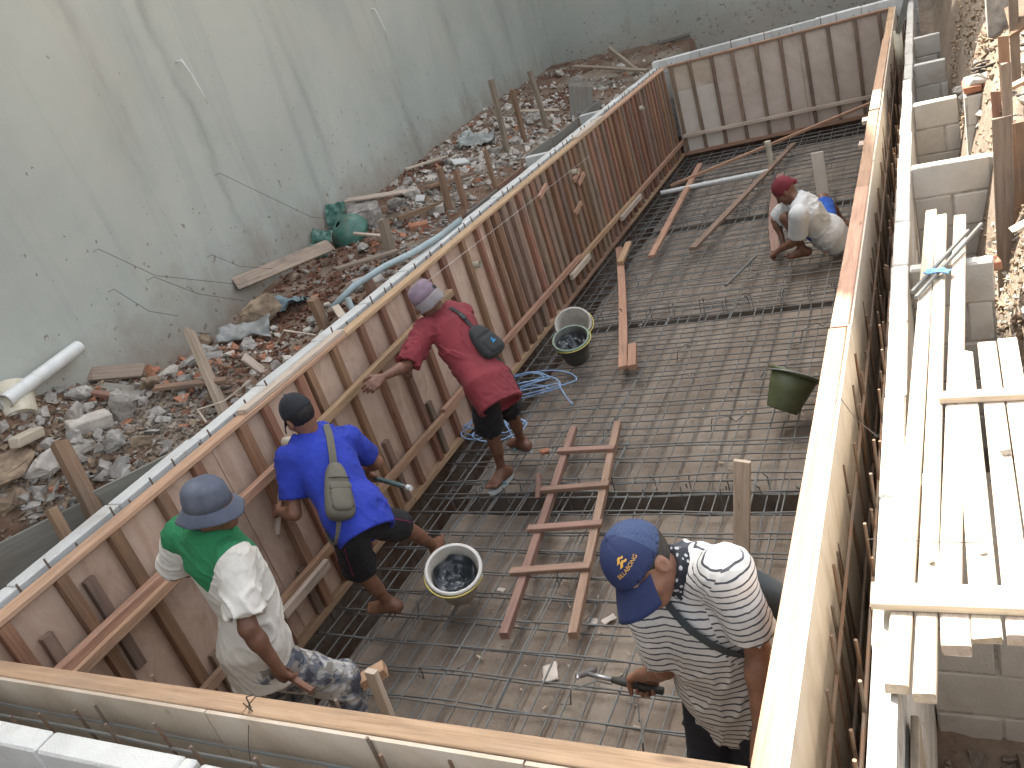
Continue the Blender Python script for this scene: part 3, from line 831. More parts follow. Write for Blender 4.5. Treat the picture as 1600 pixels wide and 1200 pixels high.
scatter_stuff('far_rubble', 'grey and white broken rubble on the far part of the left bank', M['stone_pale'], bank_points(520, 8.2, 15.5, rg, [(-5.3, 9.6), (-5.0, 10.3), (-5.4, 11), (-5.7, 12), (-5.0, 9.0), (-5.3, 8.6), (-4.8, 11.3), (-5.0, 12.8)], .35), .02, .085, 13, power=1.6)
scatter_stuff('edge_clods', 'brown soil crumbs and grit behind the muddy boards at the left edge', M['stone_brown'], bank_points(1500, 1.7, 3.6, rg, [(-4.65, 2.3), (-4.5, 2.45), (-4.75, 2.6), (-4.4, 2.6), (-4.85, 2.9), (-4.2, 2.8)], .18), .005, .035, 14)
scatter_stuff('edge_stones', 'grey stone chips behind the muddy boards at the left edge', M['stone_grey'], bank_points(420, 1.7, 3.6, rg, [(-4.65, 2.3), (-4.5, 2.45), (-4.75, 2.6), (-4.4, 2.6), (-4.85, 2.9)], .2), .01, .07, 15)
def right_points(n, rnd, spots, spread=.14):
    out = []
    while len(out) < n:
        sx, sy = spots[rnd.integers(len(spots))]
        x = sx + abs(rnd.normal(0, spread)) - .05; y = sy + rnd.normal(0, spread * 2.2)
        if x > -.1 and not any(abs(y - p) < .06 for p in (2.39, 3.97, 5.55, 7.2)): out.append((x, y))
    return out
scatter_stuff('bank_rubble', 'pale rubble and mortar crumbs on the sunlit right bank', M['stone_pale'], right_points(1200, rg, [(.2, 3.3), (.25, 3.8), (.2, 4.8), (.1, 6.2), (.1, 7.6), (.4, 5.5), (.25, 4.3), (.5, 6.3)]), .005, .030, 8)
scatter_stuff('bank_soil', 'crumbly earth and brick bits on the right bank', M['stone_brown'], right_points(2600, rg, [(.2, 3.4), (.15, 4.6), (.1, 5.0), (.05, 6.0), (.1, 7.5), (.3, 8.5), (.2, 10), (.25, 4.2), (.3, 3.2), (.3, 6.8)]), .005, .034, 9)
scatter_stuff('pit_rubble', 'dusty soil lumps at the bottom of the pit under the plank ends', M['grey_soil'], [(rg.uniform(-.15, .5), rg.uniform(1.3, 2.34)) for _ in range(420)], .008, .05, 10)
mb = MB(); rr_ = random.Random(5)
for _ in range(170):
    cx_, cy_ = rr_.choice(((-2.0, 9.9), (-1.7, 8.4), (-1.6, 2.9), (-2.3, 3.2), (-1.4, 5.2), (-2.6, 7.6), (-2.2, 10.6), (-1.9, 6.1)))
    x, y = cx_ + rr_.gauss(0, .3), cy_ + rr_.gauss(0, .35)
    if not (-3.25 < x < -.65 and 1.3 < y < 12.7): continue
    a, L_, w_ = rr_.uniform(0, 3.14), rr_.uniform(.012, .05), rr_.uniform(.004, .012); ux, uy = math.cos(a), math.sin(a); z0 = -.098
    q = [(x + ux * s * L_ / 2 - uy * t_ * w_ / 2, y + uy * s * L_ / 2 + ux * t_ * w_ / 2) for s, t_ in ((-1, -1), (1, -1), (1, 1), (-1, 1))]
    mb.add([(*p, z0) for p in q] + [(*p, z0 + .004 + rr_.uniform(0, .006)) for p in q], [(3, 2, 1, 0), (4, 5, 6, 7), (0, 1, 5, 4), (1, 2, 6, 5), (2, 3, 7, 6), (3, 0, 4, 7)])
tag(mb.build('wood_chips', M['pale_board']), 'wood chips and shavings strewn on the pool floor', kind='stuff')

# bigger loose lumps, each its own thing
LAND = [('the muddy boards at the left edge', -4.5, 2.2), ('the rounded brown stake', -4.68, 2.6), ('the pointed rock', -4.5, 3.0), ('the brown board pieces by the wall', -4.9, 3.5), ('the long grey stake', -4.5, 3.75), ('the thin pale stake', -4.35, 3.95), ('the large brown rock', -4.98, 4.6), ('the short square stake', -4.15, 4.6),
        ('the short yellow plank', -5.3, 7.3), ('the reddish beam', -4.8, 7.3), ('the pale split board', -5.6, 8.8), ('the white half block', -4.7, 7.7), ('the slim stake', -4.5, 8.3), ('the leftmost tall stake', -5.0, 9.8), ('the grey-white sacking', -5.4, 10.1), ('the rightmost tall stake', -4.85, 10.9), ('the pointed grey panel', -4.6, 11.7), ('the wall near the far bend', -5.8, 11.9), ('the long weathered board', -4.9, 13.2), ('the far end of the bank', -5.4, 15)]
RLAND = [('the short planks', .22, 3.4), ('the tall board pair', .27, 4.6), ('the brick half in the bank', .25, 3.9), ('the bright-topped cross wall', .2, 5.3), ('the brick pillar', .2, 6.4), ('the second cross wall', .12, 7.3), ('the concrete post', .45, 6.4), ('the stakes at the right edge', .42, 5.5), ('the shaded gully', .2, 8.4)]
HUE = {'stone_grey': 'grey', 'stone_pale': 'whitish', 'stone_brown': 'brown'}
def lumps(spots, land, name, base, group, seed):
    used = {}; items = []; seen = {}
    for (x, y, s) in spots:
        m = random.choice(('stone_grey', 'stone_grey', 'stone_pale', 'stone_brown'))
        w = min(land, key=lambda L: (L[1] - x) ** 2 + (L[2] - y) ** 2)[0]
        items.append((x, y, s, m, w)); used.setdefault((m, w), []).append(s)
    for k, (x, y, s, m, w) in enumerate(items):
        ss = used[(m, w)]; rank = sorted(range(len(ss)), key=lambda q: -ss[q]).index(seen.get((m, w), 0)); seen[(m, w)] = seen.get((m, w), 0) + 1
        word = '' if len(ss) == 1 else (('larger ', 'smaller ')[rank] if len(ss) == 2 else ('largest ', 'second largest ', 'third largest ', 'small ', 'smallest ')[min(rank, 4)])
        o = lump(name, f'{word}{HUE[m]} {base} nearest to {w}', 'rubble', (x, y, G(x, y) + s * .18), (s, s * random.uniform(.6, .9), s * random.uniform(.45, .7)), M[m], seed + k, (random.uniform(-.4, .4), random.uniform(-.4, .4), random.uniform(0, 3)), group=group)
lumps([(-4.62, 2.45, .26), (-4.85, 2.42, .2), (-4.52, 2.62, .14), (-4.30, 2.85, .15), (-4.6, 3.55, .14), (-4.8, 3.62, .18), (-4.95, 3.5, .16), (-4.75, 4.0, .16), (-4.95, 4.15, .15), (-4.1, 3.6, .12), (-4.2, 4.0, .13), (-4.05, 4.5, .1),
       (-5.2, 7.5, .2), (-5.35, 7.9, .21), (-5.0, 7.9, .14), (-4.8, 7.2, .13), (-4.6, 6.7, .12), (-5.5, 8.3, .18), (-5.1, 8.5, .17), (-4.8, 8.4, .13), (-5.6, 9.9, .2), (-5.3, 10.1, .22), (-5.0, 9.7, .18), (-5.8, 10.5, .24), (-5.4, 10.9, .2), (-5.1, 11.2, .2), (-5.7, 11.6, .2), (-5.3, 12.3, .22), (-5.9, 12.8, .2), (-4.8, 12.6, .22), (-5.2, 13.6, .25), (-5.6, 14.6, .25), (-4.9, 15.2, .3), (-6.2, 15.5, .28), (-4.6, 9.9, .16), (-4.7, 10.6, .18), (-4.55, 11.6, .16),
       (-4.45, 3.15, .13), (-4.3, 3.45, .11), (-5.05, 7.2, .15), (-4.85, 6.5, .12), (-5.45, 9.3, .17), (-5.15, 9.4, .15), (-4.9, 9.0, .14), (-4.72, 2.85, .24), (-4.88, 3.05, .2), (-4.42, 2.78, .2), (-4.68, 3.35, .22), (-4.85, 3.9, .24), (-4.62, 4.2, .2), (-4.45, 3.6, .19), (-5.15, 4.35, .2), (-4.35, 4.7, .14), (-5.2, 5.6, .18), (-4.9, 6.3, .17), (-5.05, 8.1, .24), (-5.35, 8.7, .23), (-5.5, 10.4, .27), (-5.2, 11.7, .28), (-4.95, 10.2, .2)], LAND, 'concrete_lump', 'concrete lump', 'broken lumps on the left bank', 500)
lumps([(.22, 3.35, .1), (.26, 3.7, .12), (.3, 4.0, .1), (.14, 6.05, .14), (.1, 6.9, .13), (.08, 7.45, .15), (.2, 7.8, .14), (.36, 5.25, .1), (.45, 5.6, .12), (.24, 4.75, .1), (.13, 5.1, .12), (.5, 6.1, .14), (.2, 8.4, .16)], RLAND, 'bank_stone', 'rubble lump', 'lumps on the right bank', 600)
lump('brown_rock', 'large flat brown rock lying against the concrete wall', 'rock', (-4.98, 4.78, 1.36), (.46, .22, .2), M['stone_brown'], 31, (.15, -.15, .75), 22)
lump('grey_boulder', 'dark grey boulder under the short plank on the left bank', 'rock', (-5.4, 7.15, 1.42), (.42, .34, .3), M['stone_grey'], 32, (.1, .1, .4), 22)
lump('pointed_rock', 'upright pointed grey rock on the heap behind the bucket-hatted worker', 'rock', (-4.58, 3.05, 1.47), (.2, .16, .32), M['stone_grey'], 33, (.1, .25, .5), 18)
lump('slab_piece', 'flat grey concrete slab piece at the left edge of the picture', 'rubble', (-4.86, 2.28, 1.56), (.62, .4, .12), M['stone_brown'], 34, (.12, .2, .3), 24)
lump('slab_piece', 'dark layered slab below the pale block of wood at the left edge', 'rubble', (-4.78, 2.22, 1.40), (.5, .34, .16), M['stone_brown'], 35, (.1, .15, .6), 22)
lump('slab_piece', 'broken pale slab edge near the stake with the rounded top', 'rubble', (-4.6, 2.6, 1.42), (.34, .2, .1), M['stone_grey'], 36, (.2, .1, 1.2), 20)
lump('pale_stone', 'white lump on the bank below the long grey stake', 'rubble', (-4.32, 3.85, 1.24), (.16, .11, .09), M['stone_pale'], 37, (.2, .1, .2), 18)
lump('pale_stone', 'big white plaster lump near the short plank on the left bank', 'rubble', (-5.2, 7.85, 1.43), (.24, .18, .15), M['stone_pale'], 38, (.2, .1, .2), 20)
lump('concrete_mound', 'rounded concrete lump at the bottom of the pit in the lower right corner', 'rubble', (.10, 1.98, .16), (.36, .34, .26), M['stone_grey'], 39, (0, 0, 0), 60)
MB().box((-4.72, 2.72, 1.47), (-4.60, 2.92, 1.55)).build('x', M['stone_pale'])
o = bpy.data.objects['x']; o.name = 'block_piece'; o.rotation_euler = (.0, .0, 0); tag(o, 'rectangular pale block piece beside the pointed rock', 'block')
def bx(name, label, cat, c, s, rot, mat, group=None):
    me = blk_mesh(s[0], s[1], s[2], .006); me.name = name; me.materials.append(mat)
    o = put(name, me); o.location = c; o.rotation_euler = rot
    return tag(o, label, cat, group)
bpy.data.objects.remove(o)
bx('block_piece', 'rectangular pale block piece beside the pointed rock', 'block', (-4.62, 2.83, 1.50), (.24, .11, .09), (.25, .2, 1.25), M['stone_pale'])
bx('wood_block', 'short yellowish wood block on the slabs at the left edge', 'offcut', (-4.74, 2.53, 1.60), (.22, .07, .06), (.1, .2, 1.9), M['pale_board'])
bx('brick', 'single red brick lying on the left bank near the short lumber', 'brick', (-4.72, 7.05, 1.23), (.2, .1, .06), (.2, .1, .6), M['brick'])
bx('half_block', 'white half block on the left bank beside the leaning stake', 'block', (-4.72, 7.5, 1.26), (.16, .1, .1), (.2, .1, .2), M['stone_pale'])
bx('half_block', 'pale dented block near the top of the red soil', 'block', (-4.25, 5.35, 1.26), (.26, .13, .1), (.5, .1, .9), M['stone_grey'])
bx('tile_piece', 'small square white tile on the left bank', 'tile', (-5.03, 7.72, 1.36), (.1, .1, .015), (.5, .3, .3), M['aac'])
bx('tile_piece', 'white slab chip lying at the foot of the tall stakes', 'tile', (-5.2, 9.1, 1.40), (.2, .13, .03), (.4, .2, .9), M['aac'])
# planks, lumber and offcuts on the left bank
def plank(name, label, a, b, w, t, mat, up=(0, 0, 1), cat='plank', **kw):
    return tag(board(name, a, b, w, t, M[mat], None, up, **kw), label, cat, kw.get('group'))
plank('leaning_plank', 'long weathered plank leaning from the bank onto the concrete wall', (-5.33, 5.05, 1.55), (-5.15, 6.15, 1.44), .13, .02, 'stake', up=(.8, 0, .6), jag=.04)
plank('short_plank', 'short yellow plank lying level on the boulder by the wall', (-5.62, 7.25, 1.60), (-4.95, 7.35, 1.54), .15, .02, 'pale_board', jag=.02)
plank('lumber', 'short reddish beam lying across the left bank', (-4.98, 7.12, 1.33), (-4.62, 7.62, 1.29), .055, .05, 'stake_brown')
plank('pale_offcut', 'pale split board on the soil below the wall, right of the boulder', (-5.78, 8.75, 1.52), (-5.5, 9.35, 1.46), .07, .025, 'pale_board', jag=.03)
plank('offcut', 'brown stick lying on boards by the pale pipe', (-4.98, 3.05, 1.64), (-4.68, 3.12, 1.52), .045, .03, 'stake_brown')
plank('offcut', 'dark board piece under the brown stick by the pale pipe', (-5.0, 3.22, 1.56), (-4.66, 3.3, 1.44), .12, .025, 'board_grey', jag=.02)
plank('offcut', 'wide brown board piece against the wall by the pale pipe', (-5.08, 3.3, 1.62), (-4.85, 3.5, 1.52), .12, .02, 'stake', up=(.7, 0, .7), jag=.03)
plank('offcut', 'pale stick lying between the stakes on the far bank', (-5.0, 10.6, 1.62), (-4.62, 11.15, 1.42), .05, .03, 'pale_board')
plank('offcut', 'long weathered board lying on the far heap', (-5.4, 14.2, 1.62), (-4.0, 13.6, 1.32), .1, .03, 'stake')
plank('offcut', 'grey broken board lying on the red soil above the curved hose', (-4.75, 5.6, 1.36), (-4.35, 6.05, 1.30), .09, .025, 'stake', jag=.03)
plank('offcut', 'brown split board on the rubble right of the pointed rock', (-4.55, 3.3, 1.47), (-4.2, 3.55, 1.36), .07, .025, 'stake_brown', jag=.03)
plank('offcut', 'pale lath lying across the soil left of the round post', (-5.1, 6.5, 1.42), (-4.6, 6.35, 1.36), .04, .02, 'pale_board', jag=.02)
plank('offcut', 'rough brown board lying in front of the pair of stakes', (-5.0, 7.9, 1.42), (-4.7, 8.4, 1.36), .08, .03, 'stake_brown', jag=.02)
plank('offcut', 'short pale board lying in the gap below the pale pipe', (-4.15, 4.75, 1.32), (-3.95, 4.55, 1.30), .06, .025, 'pale_board')
plank('offcut', 'short board standing askew beside the long grey stake', (-4.25, 3.95, 1.15), (-4.3, 3.85, 1.38), .06, .025, 'pale_board', up=(1, 0, 0))
plank('retaining_board', 'muddy grey board holding the bank back at the left edge', (-4.66, 1.86, 1.04), (-4.28, 2.43, 1.04), .44, .02, 'board_grey', up=(.75, -.6, 0), jag=.01)
plank('retaining_board', 'muddy grey board holding the bank back below the pointed rock', (-4.30, 2.42, 1.08), (-3.88, 3.02, 1.08), .40, .02, 'board_grey', up=(.75, -.6, 0), jag=.01)
for k, (y0, y1, zt, m) in enumerate(((6.35, 7.3, 1.16, 'stake_brown'), (7.32, 8.1, 1.2, 'board_grey'), (8.15, 8.9, 1.22, 'stake_brown'), (9.1, 9.9, 1.3, 'board_grey'), (9.92, 10.9, 1.28, 'board_grey'), (11.1, 12.0, 1.3, 'board_grey'))):
    plank('retaining_board', ('brown board holding the bank behind the left block wall, ' if m == 'stake_brown' else 'grey board holding the bank behind the left block wall, ') + ('nearest', 'next to nearest', 'third', 'fourth', 'fifth', 'farthest')[k], (-4.3, y0, zt - .24), (-4.3, y1, zt - .24), .48, .022, m, up=(1, 0, 0))
plank('tilted_panel', 'pointed grey panel standing askew in the far heap', (-4.5, 11.6, 1.1), (-4.42, 11.7, 1.62), .34, .02, 'board_grey', up=(.5, -.8, 0), jag=.1)
# stakes driven into the bank
def stake(label, a, b, w, t, mat='stake', up=(1, 0, .01)):
    return tag(board('wooden_stake', a, b, w, t, M[mat], None, up, warp=.006, jag=.012), label, 'stake', 'stakes driven into the left bank')
stake('long grey stake with a rough top leaning out by the wall', (-3.90, 3.15, 1.12), (-4.62, 3.80, 1.64), .08, .04)
stake('thick brown stake with a rounded top in front of the muddy boards', (-4.14, 2.26, .75), (-4.41, 2.49, 1.58), .085, .06, 'stake_brown')
stake('short stake at the left edge below the rounded one', (-4.16, 2.09, .7), (-4.30, 2.20, 1.34), .055, .045, 'stake_brown')
stake('short square stake in the red soil by the curved pipe', (-4.15, 4.56, 1.0), (-4.17, 4.57, 1.47), .075, .06, 'stake_brown')
stake('thin pale stake between the grey stake and the red soil', (-4.35, 3.93, 1.0), (-4.38, 3.92, 1.38), .06, .03)
stake('round grey post under the short yellow plank', (-4.50, 6.10, 1.0), (-4.46, 6.14, 1.58), .085, .07)
stake('brown stake standing left of the pair by the white half block', (-4.62, 7.52, .95), (-4.57, 7.55, 1.66), .075, .05, 'stake_brown')
stake('brown stake of the pair by the white half block, right one', (-4.52, 7.70, .95), (-4.49, 7.71, 1.56), .07, .045, 'stake_brown')
stake('stump of a stake beside the curved pipe', (-4.02, 5.1, 1.0), (-4.05, 5.1, 1.36), .08, .06, 'stake_brown')
stake('slim stake just left of the three tall ones', (-4.33, 8.13, .8), (-4.32, 8.16, 1.62), .05, .04, 'stake_brown')
stake('tallest stake with a split top against the wall, leftmost of three', (-4.93, 9.84, .8), (-4.87, 9.90, 2.14), .085, .05)
stake('tall stake in the middle of the three against the wall', (-4.87, 10.30, .8), (-4.83, 10.34, 1.92), .08, .05, 'stake_brown')
stake('tall pale stake, rightmost of the three against the wall', (-4.74, 10.93, .8), (-4.78, 10.92, 2.03), .08, .05)
stake('beam leaning on the far corner of the block wall', (-4.30, 14.45, 1.1), (-4.78, 14.33, 1.74), .09, .06)
# pipes and plastic on the bank
mb = MB(); mb.tube([(-4.90, 2.62, 1.80), (-5.02, 3.28, 1.83)], .045, 14, caps=False); mb.tube([(-5.02, 3.28, 1.83), (-4.90, 2.62, 1.80)], .040, 14, caps=False)
tag(mb.build('plastic_pipe', M['pvc'], smooth=True), 'pale plastic pipe leaning against the concrete wall at the left edge', 'pipe')
mb = MB(); mb.lathe([(.0, .0), (.10, .0), (.125, .21), (.118, .21), (.095, .015), (0, .015)], 22, Matrix.Translation((-4.93, 2.66, 1.66)) @ Vector((-.55, .45, .7)).normalized().to_track_quat('Z', 'Y').to_matrix().to_4x4())
tag(mb.build('broken_bucket', M['pvc_cream'], smooth=False), 'cracked dirty cream bucket lying by the pale pipe', 'bucket')
tag(MB().tube([(-4.22, 4.78, 1.30), (-4.08, 4.95, 1.39), (-3.92, 5.2, 1.43), (-3.82, 5.5, 1.415), (-3.78, 5.9, 1.40), (-3.78, 6.3, 1.40)], .026, 10).build('curved_pipe', M['pvc_grey'], smooth=True), 'pale blue-grey hose curving over the left block wall', 'pipe')
tag(MB().tube([(-3.98, 4.72, 1.05), (-4.0, 4.74, 1.38)], .024, 10).build('pipe_stub', M['pvc_grey'], smooth=True), 'upright blue-grey pipe stub below the curved hose', 'pipe')
def crumple(name, label, cat, c, size, mat, seed, rot=(0, 0, 0), amp=.3, nu=18):
    u = np.linspace(-1, 1, nu); X, Y = np.meshgrid(u, u, indexing='ij')
    Z = amp * (fbm(X + 9, Y + seed, 1.3, 4, seed) * 2)
    rr = 1 + .35 * fbm(np.arctan2(Y, X), np.hypot(X, Y) * .2, 1.6, 3, seed + 3)
    vs = np.stack([X * size[0] / 2 * rr, Y * size[1] / 2 * rr, Z * min(size)], -1).reshape(-1, 3)
    idx = np.arange(nu * nu).reshape(nu, nu)
    fs = np.stack([idx[:-1, :-1], idx[1:, :-1], idx[1:, 1:], idx[:-1, 1:]], -1).reshape(-1, 4)
    o = raw(name, vs.tolist(), fs.tolist(), mat, smooth=True); o.location = c; o.rotation_euler = rot
    sm = o.modifiers.new('t', 'SOLIDIFY'); sm.thickness = .004
    return tag(o, label, cat)
mb = MB(); prof = [(.19 * math.cos(q) + .02, .19 * math.sin(q)) for q in np.linspace(-.2, 1.5, 9)]
mb.lathe(prof, 24, Matrix.Translation((-5.3, 6.72, 1.36)) @ Euler((.5, -.4, .2)).to_matrix().to_4x4())
o = mb.build('green_drum', M['green_plastic'], smooth=True); sm = o.modifiers.new('t', 'SOLIDIFY'); sm.thickness = .006
tag(o, 'crushed green plastic drum at the foot of the wall', 'drum')
crumple('green_sheet', 'folded green plastic scrap below the crushed drum', 'plastic scrap', (-5.42, 6.35, 1.42), (.22, .3), M['green_plastic'], 5, (.9, .4, .3), .5)
crumple('green_sheet', 'torn green plastic scrap standing behind the crushed drum', 'plastic scrap', (-5.5, 6.85, 1.55), (.2, .26), M['green_plastic'], 6, (1.3, .2, .6), .4)
crumple('plastic_bag', 'crumpled blue-grey plastic bag on the red soil', 'plastic bag', (-4.88, 5.05, 1.34), (.34, .22), plain('bag_film', (.12, .17, .18), .35, var=.4), 8, (.15, .1, .5), .6)
crumple('tin_sheet', 'bent grey metal scrap below the large brown rock', 'scrap', (-4.9, 4.52, 1.33), (.4, .2), plain('tin', (.25, .25, .23), .5, var=.3), 9, (.1, .2, .6), .5)
crumple('sacking', 'dusty grey-white sacking among the far rubble', 'sack', (-5.35, 10.0, 1.48), (.45, .35), plain('sacking', (.36, .38, .345), .8, var=.3), 12, (.3, .2, .3), .7)
# wires and straps on the concrete wall
def wx(y, off=.02): return float(wall_x(y)) + off
wires = [((5.41, 2.4), (6.43, 1.68), (7.0, 1.42), 'thin wire drooping from the wall towards the crushed drum'), ((3.82, 2.3), (4.17, 1.97), (4.9, 1.58), 'thin wire drooping from the wall above the long grey stake'), ((4.17, 1.95), (4.5, 1.68), (4.86, 1.45), 'second wire below the first on the wall by the grey stake'), ((3.77, 2.02), (3.95, 1.78), (4.1, 1.66), 'short lowest wire on the wall left of the grey stake'), ((4.87, 1.86), (5.1, 1.68), (5.4, 1.52), 'wire on the wall above the large brown rock')]
for (p, q_, s_, lab) in wires:
    mb = MB(); mb.tube([(wx(p[0], .01), p[0], p[1]), (wx(p[0], .05), p[0] + .02, p[1] + .01), (wx(q_[0], .1), q_[0], q_[1]), (wx(s_[0], .2), s_[0], s_[1])], .0019, 5)
    tag(mb.build('tie_wire', M['wire']), lab, 'wire')
for (y, z, lab) in ((5.6, 3.32, 'white plastic strap hanging from the concrete wall, left one'), (9.67, 3.34, 'white plastic strap hanging from the concrete wall, right one')):
    mb = MB(); mb.tube([(wx(y, 0), y - .04, z), (wx(y, .04), y, z), (wx(y, .05), y + .03, z - .12), (wx(y, .06), y + .05, z - .28), (wx(y, .05), y + .07, z - .38)], [.006, .009, .008, .006, .003], 6)
    tag(mb.build('plastic_strap', M['pvc'], smooth=True), lab, 'strap')
plank('dark_bar', 'dark flat bar fixed low on the far wall', (-5.06, 18.075, 1.235), (-4.30, 18.075, 1.245), .05, .06, 'board_grey', cat='bar')
# twigs and loose wire on the bank
for (p, lab) in (([(-4.0, 3.1, 1.30), (-4.1, 3.16, 1.36), (-4.02, 3.3, 1.33), (-3.85, 3.42, 1.40)], 'bent pale twig at the edge of the block wall by the retaining board'), ([(-4.5, 4.35, 1.22), (-4.3, 4.3, 1.36), (-4.12, 4.4, 1.25)], 'thin dry stalk lying above the pale stake')):
    tag(MB().tube(p, [.008, .007, .006, .004][:len(p)], 6).build('twig', M['pale_board']), lab, 'twig')

# ------------------------------------------------------------------ things on the pool floor
lad = thing('ladder', 'rough wooden ladder lying flat on the rebar mat', 'ladder', (-2.25, 3.8, .03))
board('rail', (-2.245, 2.80, .03), (-2.575, 4.90, .03), .05, .048, M['ladder'], lad, seg=4)
board('rail', (-1.855, 2.84, .03), (-2.235, 4.94, .03), .05, .048, M['ladder'], lad, seg=4)
for (a, b) in (((-2.56, 4.54), (-2.13, 4.55)), ((-2.51, 4.07), (-2.04, 4.12)), ((-2.44, 3.66), (-1.96, 3.72)), ((-2.39, 3.26), (-1.91, 3.33))):
    board('rung', (*a, .070), (*b, .070), .052, .030, M['ladder'], lad)
board('peg', (-2.53, 4.03, .03), (-2.55, 4.17, .13), .035, .035, M['ladder'], lad)

plank('loose_batten', 'batten lying along the floor near the far left corner', (-2.90, 8.48, .03), (-3.11, 12.15, .035), .075, .035, 'rail', warp=.01)
plank('loose_batten', 'longest batten lying askew across the floor behind the squatting man', (-2.44, 8.52, .035), (-1.80, 12.25, .035), .075, .035, 'stud_old', warp=.01)
plank('brace', 'thin brace running from the floor at the far left up to the right formwork', (-3.35, 11.3, .03), (-.56, 12.62, .33), .05, .035, 'rail')
plank('floor_board', 'long brown board lying on the floor right of the two buckets', (-3.42, 8.95, .03), (-2.46, 5.84, .03), .078, .03, 'rail', bend=.02, seg=10)
plank('short_offcut', 'short offcut at the near end of the long brown board', (-2.355, 5.78, .055), (-2.47, 6.2, .055), .07, .05, 'rail')
plank('short_offcut', 'short offcut crossing the far end of the long brown board', (-3.2, 8.3, .075), (-3.27, 8.9, .09), .07, .04, 'rail')
plank('pale_board_upright', 'pale yellowish board standing upright behind the squatting man', (-1.19, 9.63, -.1), (-1.195, 9.66, .52), .13, .02, 'ply_new', up=(.1, 1, 0))
plank('worked_board', 'board that the squatting man holds on the floor', (-1.50, 8.05, .04), (-1.80, 10.85, .03), .09, .03, 'ladder', bend=.06, seg=8)
plank('upright_batten', 'pale batten standing on the floor behind the man in the striped shirt', (-1.12, 3.52, -.08), (-1.02, 3.62, .56), .085, .03, 'pale_board', up=(.1, 1, 0))
plank('upright_batten', 'pale batten end standing up just behind the near formwork', (-2.38, 1.95, -.1), (-2.37, 2.0, .60), .06, .03, 'pale_board', up=(.1, 1, 0))
mb = MB(); mb.tube([(-3.42, 11.02, .03), (-1.99, 11.09, .03)], .03, 12)
for u in (.2, .42, .6, .8): mb.tube([(-3.42 + 1.43 * u - .012, 11.02 + .07 * u, .03), (-3.42 + 1.43 * u + .012, 11.02 + .07 * u, .03)], .034, 12)
tag(mb.build('drain_pipe', M['pvc'], smooth=False), 'white plastic pipe tied down across the floor at the far end', 'pipe')
mb = MB(); mb.tube([(-2.0, 11.49, -.1), (-2.01, 11.5, .31)], .036, 12); mb.tube([(-2.01, 11.5, .25), (-2.01, 11.5, .32)], .044, 12)
tag(mb.build('riser_pipe', M['pvc_cream'], smooth=False), 'short grey pipe standing upright at the far end of the floor', 'pipe')
tag(MB().tube([(-1.88, 7.38, .02), (-1.69, 8.04, .03)], .014, 8).build('loose_rod', M['rebar']), 'thick dark rod lying on the mat in front of the squatting man', 'rod')
def sheet(name, label, c, s, mat, seed): return crumple(name, label, 'scrap', c, s, mat, seed, (0, 0, seed), .25, 8)
scrap = plain('paper', (.62, .55, .48), .8, var=.15)
sheet('paper_scrap', 'torn pale paper scrap on the floor left of the hammer', (-1.97, 2.70, -.095), (.12, .08), scrap, 2)
sheet('paper_scrap', 'small white scrap right of the ladder foot', (-1.86, 3.08, -.095), (.06, .04), scrap, 3)
sheet('paper_scrap', 'white scrap between ladder foot and blue cap', (-1.77, 3.10, -.095), (.08, .04), scrap, 4)
sheet('paper_scrap', 'small pale chip right of the white bucket', (-2.52, 3.28, -.09), (.05, .03), scrap, 6)
bx('brick_chip', 'red brick chip beside the sandal of the man in red', 'brick', (-2.72, 4.63, .015), (.07, .05, .03), (0, .2, .6), M['brick'])

# buckets
def bucket(label, base, axis, r0, r1, h, mat, rimmat, inside=None, handle='yellow', hang=1, spin=0.0):
    t = thing('bucket', label, 'bucket', base, 'buckets on the pool floor')
    Mx = Matrix.Translation(base) @ Vector(axis).normalized().to_track_quat('Z', 'Y').to_matrix().to_4x4() @ Matrix.Rotation(spin, 4, 'Z')
    mb = MB(); mb.lathe([(0, 0), (r0 * .97, 0), (r0, .01), (r0 + (r1 - r0) * .5, h * .5), (r1, h), (r1 - .006, h), (r0 + (r1 - r0) * .5 - .006, h * .5), (r0 - .006, .014), (0, .012)], 36, Mx)
    mb.build('shell', mat, t, smooth=True)
    mb = MB(); mb.lathe([(r1 + .001, h - .022), (r1 + .013, h - .02), (r1 + .014, h - .002), (r1 + .004, h + .005), (r1 - .006, h + .001)], 36, Mx)
    mb.build('rim', rimmat, t, smooth=True)
    for s in (-1, 1):
        mb = MB(); p = [Mx @ Vector((s * (r1 + .004), -.015, h - .035)), Mx @ Vector((s * (r1 + .016), 0, h - .03)), Mx @ Vector((s * (r1 + .004), .015, h - .035))]
        mb.tube(p, .007, 6); mb.build('handle_lug', rimmat, t)
    if handle:
        col = {'yellow': (.62, .53, .12), 'green': (.25, .5, .2), 'steel': (.3, .3, .3)}[handle]
        hm = plain('bail_' + handle, col, .5, var=.1, bumpy=0)
        pts = []
        for q in np.linspace(0, math.pi, 15):
            pts.append(Mx @ Vector(((r1 + .014) * math.cos(q), hang * (r1 + .03) * math.sin(q), h - .03 + .03 * math.sin(q))))
        MB().tube(pts, .004, 6).build('handle', hm, t, smooth=True)
    if inside is not None:
        rr = r1 - .02; n = 26
        vs = []; fs = []
        u = np.linspace(0, 1, n)
        for i in range(n):
            for k_ in range(32):
                q = 2 * math.pi * k_ / 32; ra = u[i] * rr * .98
                x, y = ra * math.cos(q), ra * math.sin(q)
                z = h * .62 + .09 * float(fbm(np.array([x]), np.array([y]), 14, 4, 3)[0]) + .035 * u[i] ** 2
                vs.append(Mx @ Vector((x * .93, y * .93, z)))
        for i in range(n - 1):
            for k_ in range(32):
                k2 = (k_ + 1) % 32; fs.append((i*32+k_, i*32+k2, (i+1)*32+k2, (i+1)*32+k_))
        raw('contents', vs, fs, inside, t, smooth=True)
    return t
